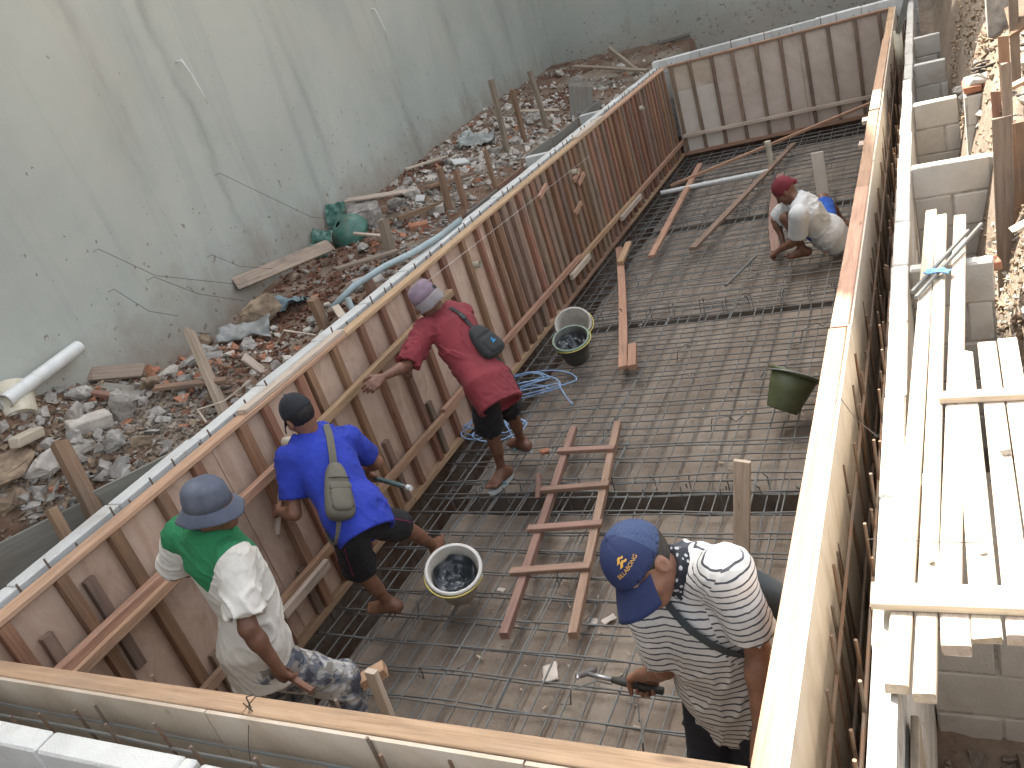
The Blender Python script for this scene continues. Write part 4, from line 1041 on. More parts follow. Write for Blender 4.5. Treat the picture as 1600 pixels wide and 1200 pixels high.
bag_black = plain('black_film', (.018, .024, .028), .28, var=.4, bumpy=.3, bscale=30)
grey_pl = plain('grey_plastic', (.40, .38, .33), .5, var=.12, dirt=(.26, .21, .16), dirt_amt=.6, bumpy=.1)
dark_pl = plain('dark_plastic', (.05, .055, .05), .45, var=.2, dirt=(.2, .17, .13), dirt_amt=.4, bumpy=.1)
olive_pl = plain('olive_plastic', (.085, .10, .045), .45, var=.15, dirt=(.17, .14, .09), dirt_amt=.3, bumpy=.05)
bucket('dirty white bucket holding a black plastic bag beside the worker in blue', (-2.70, 3.14, .02), (.30, -.28, .9), .105, .155, .255, grey_pl, plain('rim_white', (.55, .54, .5), .45, var=.08), bag_black, 'yellow', 1, 2.4)
bucket('grey tilted bucket standing behind the dark one, open towards the viewer', (-3.15, 6.58, .02), (.30, -.52, .8), .11, .16, .26, grey_pl, grey_pl, None, 'yellow', -1, .8)
bucket('dark bucket with a yellow bail in front of the tilted grey one', (-2.98, 6.13, .02), (.12, -.30, .94), .11, .155, .25, dark_pl, plain('rim_green', (.16, .22, .16), .5), bag_black, 'yellow', -1, .6)
bucket('olive green bucket tipped over near the right formwork', (-1.06, 4.95, .06), (.38, .50, .78), .105, .16, .27, olive_pl, olive_pl, None, 'steel', 1, 1.2)
# blue rope coils
def coil(label, c, rx, ry, turns, seed):
    rnd = random.Random(seed); pts = []
    for i in range(turns * 22):
        q = i / 22 * 2 * math.pi; w = i / (turns * 22)
        a = rx * (1 + .35 * math.sin(q * .37 + seed) + rnd.uniform(-.04, .04)); b = ry * (1 + .3 * math.cos(q * .29 + seed))
        ox = .12 * math.sin(q * .21 + seed * 2); oy = .09 * math.cos(q * .17 + seed)
        pts.append((c[0] + ox + a * math.cos(q + .2 * math.sin(q)), c[1] + oy + b * math.sin(q), .018 + .06 * w + .03 * abs(math.sin(q * 1.5 + seed))))
    pts += [(pts[-1][0] + .1 * k_ , pts[-1][1] - .12 * k_ , .02) for k_ in (1, 2)]
    tag(MB().tube(pts, .0065, 6).build('rope_coil', M['rope'], smooth=True), label, 'rope')
coil('light blue rope heaped behind the man in red, farther coil', (-3.22, 5.62), .24, .13, 5, 3)
coil('light blue rope tangled at the foot of the left formwork, nearer coil', (-3.28, 4.98), .2, .15, 6, 5)
# pipe sleeves through the left form
for (x, y, z, L, rr_, lab) in ((-3.56, 3.17, 1.09, .11, .033, 'cream pipe sleeve sticking out of the formwork beside the blue shirt'), (-3.56, 5.92, 1.09, .06, .03, 'small pale pipe sleeve in the formwork above the man in red'), (-3.53, 8.48, 1.12, .05, .03, 'small pale pipe sleeve in the middle of the left formwork'), (-3.53, 11.3, 1.15, .05, .03, 'farthest pale pipe sleeve in the left formwork')):
    mb = MB(); mb.tube([(x - .03, y, z), (x + L, y - .005, z + .004)], rr_, 14, caps=False); mb.tube([(x + L, y - .005, z + .004), (x - .03, y, z)], rr_ - .005, 14, caps=False)
    n0 = len(mb.v)
    mb.add([], [])
    o = mb.build('pipe_sleeve', M['pvc_cream'], smooth=True); tag(o, lab, 'pipe')
# string line along the left form
tag(MB().tube([(-3.50, 4.95, 1.30), (-3.5, 9.0, 1.15)], .0015, 4).build('string_line', M['pvc']), 'thin white string stretched along the left formwork', 'string')

# ------------------------------------------------------------------ right side: planks, battens and bank furniture
zp = 1.395
for (a, b, w, m, lab) in (((-.175, 1.45), (-.065, 4.60), .050, 'pale_board', 'leftmost long plank of the walkway, streaked with bar shadows'), ((-.119, 1.43), (-.020, 4.51), .046, 'pale_board', 'second long plank of the walkway from the block wall'), ((-.060, 1.75), (.060, 4.46), .052, 'pale_board', 'third long plank of the walkway from the block wall')):
    plank('walkway_plank', lab, (*a, zp), (*b, zp), w, .034, m, seg=6, warp=.004, jag=.004)
for (a, b, w, lab, jg) in (((-.052, 1.58), (-.05, 1.735), .062, 'plank stub under the near cross batten', .004), ((.012, 1.60), (.017, 3.02), .062, 'short plank with a broken end, left of the three short ones', .03), ((.080, 1.62), (.095, 3.07), .058, 'short plank in the middle of the three short ones', .004), ((.146, 1.60), (.160, 3.09), .060, 'short plank at the right of the three short ones', .004), ((.21, 1.5), (.226, 2.9), .060, 'short plank at the right edge of the picture', .004)):
    plank('walkway_plank', lab, (*a, zp + .001), (*b, zp + .001), w, .034, 'pale_board', seg=4, warp=.003, jag=jg)
plank('cross_batten', 'wide batten laid across the near ends of the walkway planks', (-.235, 1.715, zp + .031), (.26, 1.72, zp + .031), .078, .026, 'pale_board')
plank('cross_batten', 'narrow batten across the far part of the short planks', (-.065, 2.675, zp + .031), (.19, 2.668, zp + .031), .045, .026, 'pale_board')
tag(MB().tube([(-.135, 3.50, zp + .03), (.14, 4.20, zp + .05)], .009, 7).build('loose_rod', M['rebar']), 'dark rod lying across the walkway planks, right one of two', 'rod')
tag(MB().tube([(-.15, 3.56, zp + .03), (.085, 4.15, zp + .045)], .009, 7).build('loose_rod', M['rebar']), 'dark rod lying across the walkway planks, left one of two', 'rod')
crumple('blue_rag', 'blue rag tied round the rods on the planks', 'rag', (-.05, 3.72, zp + .045), (.10, .045), plain('blue_rag', (.16, .34, .62), .8, var=.2), 4, (0, 0, -.3), .4, 10)
for (x, y, s, lab) in ((.1, 2.35, .035, 'small stone lying on the sunlit walkway planks'), (-.1, 1.86, .022, 'pebble beside the near cross batten'), (.02, 1.9, .02, 'pebble on the short plank with the broken end')):
    lump('pebble', lab, 'stone', (x, y, zp + .017 + s * .3), (s, s * .8, s * .7), M['stone_pale'], int(1000 * s), (0, 0, .4))
# brick pillar, concrete post
t = thing('brick_pillar', 'mortar-smeared block pillar with bricks on top standing in the right bank', 'pillar', (.26, 6.45, .9))
block_wall(t, (.155, 6.42), (.385, 6.42), .24, 1.56, 4, m='aac_right', L=.24)
for kx in range(2):
    bm_ = blk_mesh(.105, .22, .05, .006); bm_.materials.append(M['brick']); o = put('brick', bm_, t); o.location = Vector((.21 + .115 * kx, 6.42, 1.588)) - t.location
mo = chunk_mesh('mortar_cap', 30, .13, .12, .03, M['stone_pale'], 77); o = put('mortar_cap', mo, t); o.location = Vector((.27, 6.43, 1.63)) - t.location
MB().box((.335, 6.72, 1.2), (.50, 6.90, 2.5)).build('concrete_post', M['stone_grey']); tag(bpy.data.objects['concrete_post'], 'square grey concrete post behind the brick pillar at the top right', 'post')
mb = MB(); pts = []
for i in range(90):
    q = i / 18 * 2 * math.pi; pts.append((.30 + .075 * (1 + .2 * math.sin(q * .3)) * math.cos(q), 6.43 + .085 * math.sin(q), 1.672 + .0004 * i + .008 * math.sin(q * 1.7)))
tag(mb.tube(pts, .006, 5).build('wire_coil', M['wire'], smooth=True), 'coil of dark wire lying on the brick pillar', 'wire')
def rstake(label, a, b, w, t_, mat): return tag(board('bank_board', a, b, w, t_, M[mat], None, (.1, 1, 0), warp=.004, jag=.008), label, 'stake', 'boards driven into the right bank')
rstake('tall grey board standing at the right edge beyond the planks, left of the pair', (.255, 4.66, .85), (.27, 4.66, 1.80), .085, .025, 'stake')
rstake('tall brown board standing at the right edge, right of the pair', (.335, 4.70, .9), (.345, 4.72, 1.74), .085, .025, 'stake_brown')
rstake('short brown stake behind the pair of tall boards', (.31, 5.65, 1.2), (.302, 5.65, 1.70), .05, .04, 'stake_brown')
rstake('brown stake at the right edge near the pillar', (.33, 5.34, 1.1), (.34, 5.34, 1.91), .05, .04, 'stake')
rstake('stake with a flat top against the concrete post', (.362, 5.79, 1.2), (.362, 5.79, 1.97), .055, .05, 'stake_brown')
rstake('thin stake at the right edge in front of the concrete post', (.43, 5.95, 1.2), (.43, 5.95, 2.2), .05, .03, 'stake')
plank('brown_board', 'rough brown board lying on the right bank at the picture edge', (.35, 5.55, 1.72), (.62, 5.5, 1.82), .12, .02, 'plate', jag=.02)
plank('brown_board', 'wide brown board tilted at the top right corner', (.40, 6.0, 2.0), (.62, 5.9, 2.1), .2, .02, 'stake_brown', up=(.2, -.7, .7), jag=.02)
plank('pale_offcut', 'pale pointed offcut sticking out at the right edge beside the tall boards', (.27, 4.28, 1.36), (.42, 4.36, 1.40), .06, .02, 'pale_board', jag=.03)
bx('brick_chip', 'red brick half stuck in the right bank below the tall boards', 'brick', (.155, 4.05, 1.30), (.09, .07, .05), (0, 0, .2), M['brick'])
plank('edge_board', 'board on edge along the pit under the near plank ends', (-.155, 1.2, 1.05), (-.155, 1.55, 1.05), .3, .02, 'stake', up=(1, 0, 0))
mb = MB(); mb.tube([(-.30, 9.9, 1.50), (-.18, 9.6, 1.86), (-.05, 9.3, 2.3)], .028, 12)
tag(mb.build('riser_pipe', M['pvc_grey'], smooth=True), 'blue-grey pipe rising out of the rebar gap at the top right', 'pipe')
mb = MB(); mb.tube([(-.305, 9.92, 1.1), (-.30, 9.9, 1.53)], .04, 12)
tag(mb.build('pipe_socket', M['pvc_cream'], smooth=True), 'cream pipe socket at the foot of the blue-grey pipe', 'pipe')
# loose tie wires
for (p, lab) in (([(-1.92, 1.16, 1.40), (-1.93, 1.10, 1.30), (-1.96, 1.05, 1.12), (-1.97, 1.02, 1.0)], 'thin tie wire hanging from the bent nail on the near formwork'), ([(-.40, 2.75, 1.385), (-.38, 2.72, 1.43), (-.33, 2.66, 1.37), (-.26, 2.6, 1.33), (-.21, 2.62, 1.39)], 'thin tie wire looping over the right-hand rebar gap'), ([(-.26, 1.98, 1.39), (-.2, 1.95, 1.42), (-.1, 1.93, 1.425), (.02, 1.93, 1.425)], 'curly thin wire lying on the planks by the near batten')):
    tag(MB().tube(p, .0015, 4).build('tie_wire', M['wire']), lab, 'wire')

# ------------------------------------------------------------------ people: smooth distance-field modelling
A3 = lambda *p: np.array(p, np.float64)
def nrm(v):
    v = np.asarray(v, float); return v / (np.linalg.norm(v) + 1e-12)
def rc(P, a, b, ra, rb):
    a = np.asarray(a, float); ab = np.asarray(b, float) - a
    q = P - a
    t = np.clip(q @ ab / (ab @ ab + 1e-12), 0, 1)
    return np.sqrt(((q - t[:, None] * ab) ** 2).sum(1)) - (ra + (rb - ra) * t)
def ell(P, c, Rm, r):
    q = (P - c) @ Rm.T; r = np.asarray(r, float)
    k0 = np.sqrt(((q / r) ** 2).sum(1)); k1 = np.sqrt(((q / r ** 2) ** 2).sum(1)) + 1e-6
    return k0 * (k0 - 1) / k1
def smin(a, b, k):
    h = np.clip(.5 + .5 * (b - a) / k, 0, 1)
    return b * (1 - h) + a * h - k * h * (1 - h)
def culled(P, c, rad, f):
    d = np.sqrt(((P - c) ** 2).sum(1)); out = d - rad
    m = d < rad + .09
    if m.any(): out[m] = f(P[m])
    return out
def surf(fn, lo, hi, h):
    """mesh of fn = 0 by surface nets, evaluated only near the surface"""
    B = 8
    lo = np.asarray(lo, float) - 3 * h
    nb = np.ceil((np.asarray(hi, float) + 3 * h - lo) / (h * B)).astype(int)
    n = nb * B
    bi = np.stack(np.meshgrid(*[np.arange(k) for k in nb], indexing='ij'), -1).reshape(-1, 3)
    ctr = lo + (bi * B + (B - 1) / 2) * h
    dc = fn(ctr)
    F = np.ones(n, np.float32)
    Fb = F.reshape(nb[0], B, nb[1], B, nb[2], B)
    ins = bi[dc < 0]
    Fb[ins[:, 0], :, ins[:, 1], :, ins[:, 2], :] = -1
    act = bi[np.abs(dc) < B * h * 1.25]
    g = np.stack(np.meshgrid(*[np.arange(B)] * 3, indexing='ij'), -1).reshape(-1, 3)
    for s in range(0, len(act), 600):
        a = act[s:s + 600]
        ii = (a[:, None, :] * B + g[None]).reshape(-1, 3)
        F[ii[:, 0], ii[:, 1], ii[:, 2]] = fn(lo + ii * h)
    S = F < 0
    c = np.zeros(tuple(n - 1), np.int8)
    off = [(i, j, k) for i in (0, 1) for j in (0, 1) for k in (0, 1)]
    for (i, j, k) in off: c += S[i:n[0]-1+i, j:n[1]-1+j, k:n[2]-1+k]
    cells = np.argwhere((c > 0) & (c < 8))
    vid = np.full(tuple(n - 1), -1, np.int64); vid[tuple(cells.T)] = np.arange(len(cells))
    acc = np.zeros((len(cells), 3)); cnt = np.zeros(len(cells))
    for a in range(3):
        for u in (0, 1):
            for v in (0, 1):
                o0 = [0, 0, 0]; o0[(a + 1) % 3] = u; o0[(a + 2) % 3] = v; o1 = list(o0); o1[a] = 1
                p0 = cells + o0; p1 = cells + o1
                f0 = F[p0[:, 0], p0[:, 1], p0[:, 2]]; f1 = F[p1[:, 0], p1[:, 1], p1[:, 2]]
                m = (f0 < 0) != (f1 < 0)
                t = f0[m] / (f0[m] - f1[m])
                q = p0[m].astype(float); q[:, a] += t
                acc[m] += q; cnt[m] += 1
    verts = lo + acc / cnt[:, None] * h
    faces = []
    for a in range(3):
        b_, c_ = (a + 1) % 3, (a + 2) % 3
        sl0 = [slice(None)] * 3; sl1 = [slice(None)] * 3; sl0[a] = slice(0, -1); sl1[a] = slice(1, None)
        E_ = S[tuple(sl0)] != S[tuple(sl1)]
        e = np.argwhere(E_); e = e[(e[:, b_] > 0) & (e[:, c_] > 0) & (e[:, b_] < n[b_] - 1) & (e[:, c_] < n[c_] - 1)]
        def cell(db, dc_):
            q = e.copy(); q[:, b_] += db; q[:, c_] += dc_; return vid[q[:, 0], q[:, 1], q[:, 2]]
        f = np.stack([cell(-1, -1), cell(0, -1), cell(0, 0), cell(-1, 0)], 1)
        inside = S[e[:, 0], e[:, 1], e[:, 2]]
        f[~inside] = f[~inside][:, ::-1]
        faces.append(f[(f >= 0).all(1)])
    return verts, np.concatenate(faces)
def smesh(name, fn, lo, hi, h, mat, parent, attrs=None):
    v, f = surf(fn, lo, hi, h)
    me = bpy.data.meshes.new(name)
    me.vertices.add(len(v)); me.vertices.foreach_set('co', v.astype(np.float32).ravel())
    me.loops.add(f.size); me.loops.foreach_set('vertex_index', f.astype(np.int32).ravel())
    me.polygons.add(len(f)); me.polygons.foreach_set('loop_start', np.arange(0, f.size, 4, dtype=np.int32))
    me.polygons.foreach_set('use_smooth', np.ones(len(f), bool))
    me.update(calc_edges=True); me.validate()
    if attrs:
        for k, fnk in attrs.items():
            at = me.attributes.new(k, 'FLOAT', 'POINT'); at.data.foreach_set('value', fnk(v).astype(np.float32))
    me.materials.append(mat)
    return put(name, me, parent)

def fold(P, seed, f, axis, amp, cross=.55):
    """cloth creases: thin wandering ridges, outward only"""
    r_ = np.random.default_rng(seed); out = 0; ax = nrm(axis)
    for o in range(2):
        n_ = 0
        for k in range(6):
            d = nrm(ax + r_.normal(0, cross, 3)); n_ = n_ + np.sin(P @ d * f * (.45 + .8 * r_.random()) * (1 + .9 * o) + r_.uniform(0, 6.28))
        w = 0
        for k in range(3): w = w + np.sin(P @ nrm(r_.normal(0, 1, 3)) * 11 + r_.uniform(0, 6.28))
        w = np.clip(.45 + .3 * w, 0, 1)
        out = out + amp / (1 + .8 * o) * np.exp(-(n_ / 2.45 / .26) ** 2) * w
    return out

# materials for people
def skin_mat(name, col):
    m, n, l, b = newmat(name)
    tc = n.new('ShaderNodeTexCoord'); t = noise(n, l, tc.outputs['Object'], 26, 5, .6)
    r = ramp(n, [(.3, tuple(c * .72 for c in col)), (.7, tuple(c * 1.18 for c in col))]); l.new(t.outputs[0], r.inputs[0])
    l.new(r.outputs[0], b.inputs['Base Color']); b.inputs['Roughness'].default_value = .52
    b.inputs['Subsurface Weight'].default_value = .08; b.inputs['Subsurface Radius'].default_value = (.012, .005, .003)
    bump(n, l, b, noise(n, l, tc.outputs['Object'], 240, 3, .6).outputs[0], .18, .002)
    return m
def cloth(name, col, dark=.7, rough=.88, dirt=None, amt=.35):
    m, n, l, b = newmat(name)
    tc = n.new('ShaderNodeTexCoord'); co = tc.outputs['Object']
    t = noise(n, l, co, 7, 5, .6)
    r = ramp(n, [(.3, tuple(c * dark for c in col)), (.7, tuple(min(1, c * 1.1) for c in col))]); l.new(t.outputs[0], r.inputs[0])
    c = r.outputs[0]
    if dirt:
        d = noise(n, l, co, 4.2, 6, .7, .6); dr = ramp(n, [(.5, (0, 0, 0)), (.68, (1, 1, 1))]); l.new(d.outputs[0], dr.inputs[0])
        c = mix(n, l, mth(n, l, 'MULTIPLY', dr.outputs[0], amt), c, dirt)
    l.new(c, b.inputs['Base Color']); b.inputs['Roughness'].default_value = rough
    b.inputs['Sheen Weight'].default_value = .03
    bump(n, l, b, mix(n, l, .5, noise(n, l, co, 500, 2, .5).outputs[0], noise(n, l, co, 40, 4, .6).outputs[0]), .25, .003)
    return m
M['skin'] = skin_mat('skin', (.235, .115, .070))
M['skin_dark'] = skin_mat('skin_tanned', (.165, .078, .047))
M['hair'] = plain('hair', (.012, .010, .009), .6, var=.4, scale=60, bumpy=.6, bscale=220)

def axes3(right, fwd, up): return np.array([right, fwd, up])

class Body:
    """one posed figure; J holds joints in metres"""
    def __init__(s, J, face, headfwd, headup, scale=1.0, girth=1.0, belly=0.0):
        s.J = {k: A3(*v) for k, v in J.items()}; J = s.J
        s.u = nrm(J['NK'] - J['PV']); s.L = np.linalg.norm(J['NK'] - J['PV'])
        s.face = nrm(face)
        def side(a, b):
            r_ = J[b] - J[a]; r_ = r_ - s.u * (r_ @ s.u); return nrm(r_)
        s.sr = side('LS', 'RS'); s.hr = side('LH', 'RH')
        s.girth = girth; s.belly = belly
        up = nrm(headup); fw = nrm(headfwd); fw = nrm(fw - up * (fw @ up)); s.hR = axes3(np.cross(fw, up), fw, up)
        s.HD = J['HD']; s.k = scale
    def torso(s, P, inf=0.0, sc=1.0):
        q = P - s.J['PV']; t = np.clip(q @ s.u / s.L, -.14, 1.0)
        tt = np.clip(t, 0, 1)[:, None]
        r_ = s.hr * (1 - tt) + s.sr * tt; r_ /= np.linalg.norm(r_, axis=1)[:, None]
        f = np.cross(s.u, r_)
        K = [-.14, 0, .3, .55, .8, 1.0]
        w = np.interp(t, K, [.125, .16, .148, .160, .172, .105]) * s.girth * sc + inf
        d = np.interp(t, K, [.085, .108, .100, .112, .110, .07]) * s.girth * sc + inf
        cf = np.interp(t, K, [0, -.005, .02 + s.belly, .015 + s.belly * .6, 0, -.012])
        c = s.J['PV'] + s.u * (s.L * t)[:, None] + f * cf[:, None]
        e = P - c
        a = (e * r_).sum(1); b = (e * f).sum(1); v = e @ s.u
        k0 = np.sqrt((a / w) ** 2 + (b / d) ** 2 + (v / .07) ** 2); k1 = np.sqrt((a / w ** 2) ** 2 + (b / d ** 2) ** 2 + (v / .07 ** 2) ** 2) + 1e-4
        return k0 * (k0 - 1) / k1
    def head(s, P):
        def f(Q):
            q = (Q - s.HD) @ s.hR.T / s.k
            I = np.eye(3)
            d = ell(q, A3(0, -.008, .025), I, (.077, .097, .098))
            d = smin(d, ell(q, A3(0, .028, -.05), I, (.058, .066, .072)), .03)
            d = smin(d, ell(q, A3(0, .062, -.095), I, (.03, .026, .022)), .025)          # chin
            d = smin(d, rc(q, (0, .090, .012), (0, .112, -.034), .010, .017), .016)        # nose
            for sx in (-1, 1):
                d = smin(d, rc(q, (sx * .012, .1, -.036), (sx * .018, .094, -.038), .010, .008), .008)
                d = smin(d, ell(q, A3(sx * .045, .058, -.03), I, (.024, .026, .024)), .03)     # cheeks
                d = np.maximum(d, -ell(q, A3(sx * .033, .103, .003), I, (.017, .016, .010)) * .8)  # eye sockets
                d = smin(d, rc(q, (sx * .015, .090, .021), (sx * .048, .078, .020), .010, .008), .014)  # brow
                ear = ell(q, A3(sx * .079, -.004, -.012), I, (.011, .022, .033))
                ear = np.maximum(ear, -ell(q, A3(sx * .092, .002, -.012), I, (.010, .012, .020)))
                d = smin(d, ear, .008)
            lip = np.minimum(rc(q, (-.02, .083, -.064), (.02, .083, -.064), .0075, .0075), rc(q, (-.017, .082, -.078), (.017, .082, -.078), .0085, .0085))
            d = smin(d, lip, .008)
            return d * s.k
        return culled(P, s.HD, .15 * s.k, f)
    def hand(s, P, Wp, d, n_, side, curl, thumb=.6, spread=.06):
        d = nrm(d); n_ = nrm(n_ - d * (np.asarray(n_) @ d)); lat = np.cross(d, n_) * side
        def rot(v, ax, q): return v * math.cos(q) + np.cross(ax, v) * math.sin(q) + ax * (ax @ v) * (1 - math.cos(q))
        segs = []
        for k, (o, ln) in enumerate(((.030, .074), (.010, .083), (-.010, .077), (-.029, .060))):
            kn = Wp + d * (.088 - .006 * abs(k - 1)) + lat * o
            segs.append((Wp + d * .012 + lat * o * .55, kn, .0165, .0125))
            v = nrm(d + lat * spread * (1.5 - k) * .6); p = kn; c_ = curl[k] if isinstance(curl, (list, tuple)) else curl
            ax = nrm(np.cross(v, n_))
            for (fr, r0, r1, cm) in ((.45, .0105, .0092, .8), (.31, .0092, .0082, 1.15), (.24, .0082, .0066, .8)):
                v = rot(v, ax, c_ * cm); e = p + v * ln * fr; segs.append((p, e, r0, r1)); p = e
        tb = Wp + d * .022 + lat * .022; v = nrm(d * .6 + lat * .75 + n_ * .3); e = tb + v * .045; segs.append((tb, e, .0165, .013))
        v2 = nrm(d * .8 + lat * (.45 - thumb * .5) + n_ * (.2 + thumb * .6)); e2 = e + v2 * .032; segs.append((e, e2, .0125, .0105))
        v3 = nrm(v2 + n_ * thumb * .4 - lat * thumb * .4); segs.append((e2, e2 + v3 * .026, .0105, .008))
        c = Wp + d * .085
        def f(Q):
            D = np.full(len(Q), 9.0)
            for i, (a, b, r0, r1) in enumerate(segs): D = smin(D, rc(Q, a, b, r0, r1), .012 if i % 4 == 0 else .006)
            return D
        return culled(P, c, .14, f)
    def foot(s, P, A, T):
        d = T - A; d[2] = 0; d = nrm(d); lat = np.cross(d, A3(0, 0, 1)); z = min(A[2], T[2] + .05) - .062
        A0 = A3(A[0], A[1], 0)
        heel = A0 - d * .040 + A3(0, 0, z + .033); ball = A0 + d * .115 + A3(0, 0, z + .026)
        def f(Q):
            D = rc(Q, A, heel, .038, .034)
            D = smin(D, rc(Q, heel, ball + lat * .022, .030, .026), .03); D = smin(D, rc(Q, heel, ball - lat * .022, .030, .024), .03)
            D = smin(D, rc(Q, A + d * .01, ball - d * .02 + A3(0, 0, .008), .036, .028), .03)
            for k in range(5):
                o = (-.036 + .018 * k); ln = .05 - .006 * k
                b0 = ball + lat * (-o) ; D = smin(D, rc(Q, b0 - d * .02, b0 + d * (ln), .013, .011 if k else .0135), .008)
            return D
        return culled(P, A0 + d * .05 + A3(0, 0, z + .04), .18, f)
    def limbs(s, P, arms=True):
        J = s.J; g = s.girth; D = np.full(len(P), 9.0)
        for c in 'LR':
            S_, E_, W_ = J[c + 'S'], J[c + 'E'], J[c + 'W']
            D = smin(D, rc(P, S_, E_, .050 * g, .040 * g), .03); D = smin(D, rc(P, E_, E_ + (W_ - E_) * .35, .040 * g, .041 * g), .02)
            D = smin(D, rc(P, E_ + (W_ - E_) * .3, W_, .040 * g, .026 * g), .02)
            H_, K_, A_ = J[c + 'H'], J[c + 'K'], J[c + 'A']
            D = smin(D, rc(P, H_, K_, .086 * g, .056 * g), .03)
            ax = nrm(K_ - H_) - nrm(A_ - K_) ; bend = nrm(np.cross(nrm(A_ - K_), np.cross(s.hr, nrm(A_ - K_))))
            back = -s.face; back = back - nrm(A_ - K_) * (back @ nrm(A_ - K_)); back = nrm(back)
            D = smin(D, rc(P, K_, A_, .051 * g, .034 * g), .02)
            D = smin(D, rc(P, K_ + (A_ - K_) * .15 + back * .012, K_ + (A_ - K_) * .52 + back * .016, .044 * g, .042 * g), .03)
        return D
    def skin(s, P, hands):
        J = s.J
        D = s.torso(P, -.012, .93)
        D = smin(D, rc(P, J['NK'] - s.u * .03, s.HD - s.hR[2] * .05 - s.hR[1] * .015, .056, .052), .03)
        for c in 'LR': D = smin(D, rc(P, J['NK'] - s.u * .055, J[c + 'S'], .055, .052), .03)
        D = smin(D, s.limbs(P), .025)
        D = smin(D, s.head(P), .018)
        for c in 'LR':
            D = smin(D, s.foot(P, J[c + 'A'].copy(), J[c + 'T'].copy()), .015)
            if c in hands:
                h_ = hands[c]; D = smin(D, s.hand(P, J[c + 'W'], h_['d'], h_['n'], 1 if c == 'R' else -1, h_['curl'], h_.get('thumb', .6)), .014)
        return D
    def sleeve(s, P, c, fs, r0, r1):
        S_, E_ = s.J[c + 'S'], s.J[c + 'E']; a = nrm(E_ - S_); L = np.linalg.norm(E_ - S_)
        cut = S_ + a * L * fs
        d = rc(P, S_, cut + a * .05, r0, r1)
        hol = np.maximum(rc(P, cut - a * .2, cut + a * .2, r1 - .017, r1 - .015), -(P - cut + a * .03) @ a)
        return np.maximum(np.maximum(d, (P - cut) @ a), -hol)
    def shirt(s, P, fs=.78, inf=.030, hem=.14, r0=.078, r1=.070, wr=.010, seed=1, hemtilt=0.0, neck=.064):
        J = s.J
        D = s.torso(P, inf)
        D = smin(D, rc(P, J['PV'] - s.u * (hem + .05), J['PV'] + s.u * .1, .12, .12), .05) * 1.0 if False else D
        # skirt of the shirt below the waist
        low = J['PV'] - s.u * (hem + .03)
        q = P - low; a = q @ s.hr; f_ = np.cross(s.u, s.hr); b = q @ f_; v = q @ s.u
        vv = v - np.clip(v, 0, .2)
        w = .172 * s.girth + inf * .55; dd = .122 * s.girth + inf * .55
        k0 = np.sqrt((a / w) ** 2 + (b / dd) ** 2 + (vv / .08) ** 2); k1 = np.sqrt((a / w ** 2) ** 2 + (b / dd ** 2) ** 2 + (vv / .08 ** 2) ** 2) + 1e-4
        D = smin(D, k0 * (k0 - 1) / k1, .06)
        for c in 'LR':
            D = smin(D, rc(P, J['NK'] - s.u * .06, J[c + 'S'], .072, .074), .04)
            D = smin(D, s.sleeve(P, c, fs, r0, r1), .025)
        D = D - fold(P, seed, 58, s.u * .7 + s.sr * .8, wr * 1.5)
        hemn = nrm(s.u + f_ * hemtilt)
        cutp = J['PV'] - s.u * hem
        D = np.maximum(D, -(P - cutp) @ hemn)
        D = np.maximum(D, -np.maximum(k0 * (k0 - 1) / k1 + .020, (P - cutp) @ hemn - .035))
        hu = nrm(s.HD - J['NK'])
        D = np.maximum(D, -rc(P, J['NK'] + s.u * .005 + s.face * .012, J['NK'] + hu * .2, neck, neck + .02))
        return D
    def shorts(s, P, fl=.85, inf=.022, seed=2, r1=.088, wr=.010):
        J = s.J
        D = s.torso(P, inf * .6)
        top = (P - (J['PV'] + s.u * .10)) @ s.u
        D = np.maximum(D, top)
        for c in 'LR':
            H_, K_ = J[c + 'H'], J[c + 'K']; a = nrm(K_ - H_); L = np.linalg.norm(K_ - H_); cut = H_ + a * L * fl
            d = rc(P, H_, cut + a * .05, .102 * s.girth, r1)
            hol = np.maximum(rc(P, cut - a * .2, cut + a * .2, r1 - .017, r1 - .015), -(P - cut + a * .03) @ a)
            d = np.maximum(np.maximum(d, (P - cut) @ a), -hol)
            D = smin(D, d, .03)
        return D - fold(P, seed, 40, A3(.3, .3, .6), wr)
    def trousers(s, P, seed=2, wr=.012):
        J = s.J; D = np.maximum(s.torso(P, .014), (P - (J['PV'] + s.u * .10)) @ s.u)
        for c in 'LR':
            H_, K_, A_ = J[c + 'H'], J[c + 'K'], J[c + 'A']
            d = smin(rc(P, H_, K_, .104, .082), rc(P, K_, A_ + A3(0, 0, .02), .080, .066), .03)
            D = smin(D, d, .03)
        return D - fold(P, seed, 40, A3(.3, .3, .6), wr)
    def box(s, keys, pad=.2):
        a = np.array([s.J[k] for k in keys]); return a.min(0) - pad, a.max(0) + pad
    def hat_pt(s, x, y, z): return s.HD + (A3(x, y, z) * s.k) @ s.hR
    def hat_M(s):
        m = Matrix([list(s.hR[:, 0]), list(s.hR[:, 1]), list(s.hR[:, 2])]).transposed() if False else Matrix(s.hR.T.tolist())
        m = m.to_4x4(); m.translation = Vector(s.HD.tolist()); return m @ Matrix.Scale(s.k, 4)

ALL = ('HD', 'NK', 'LS', 'RS', 'LE', 'RE', 'LW', 'RW', 'PV', 'LH', 'RH', 'LK', 'RK', 'LA', 'RA', 'LT', 'RT')

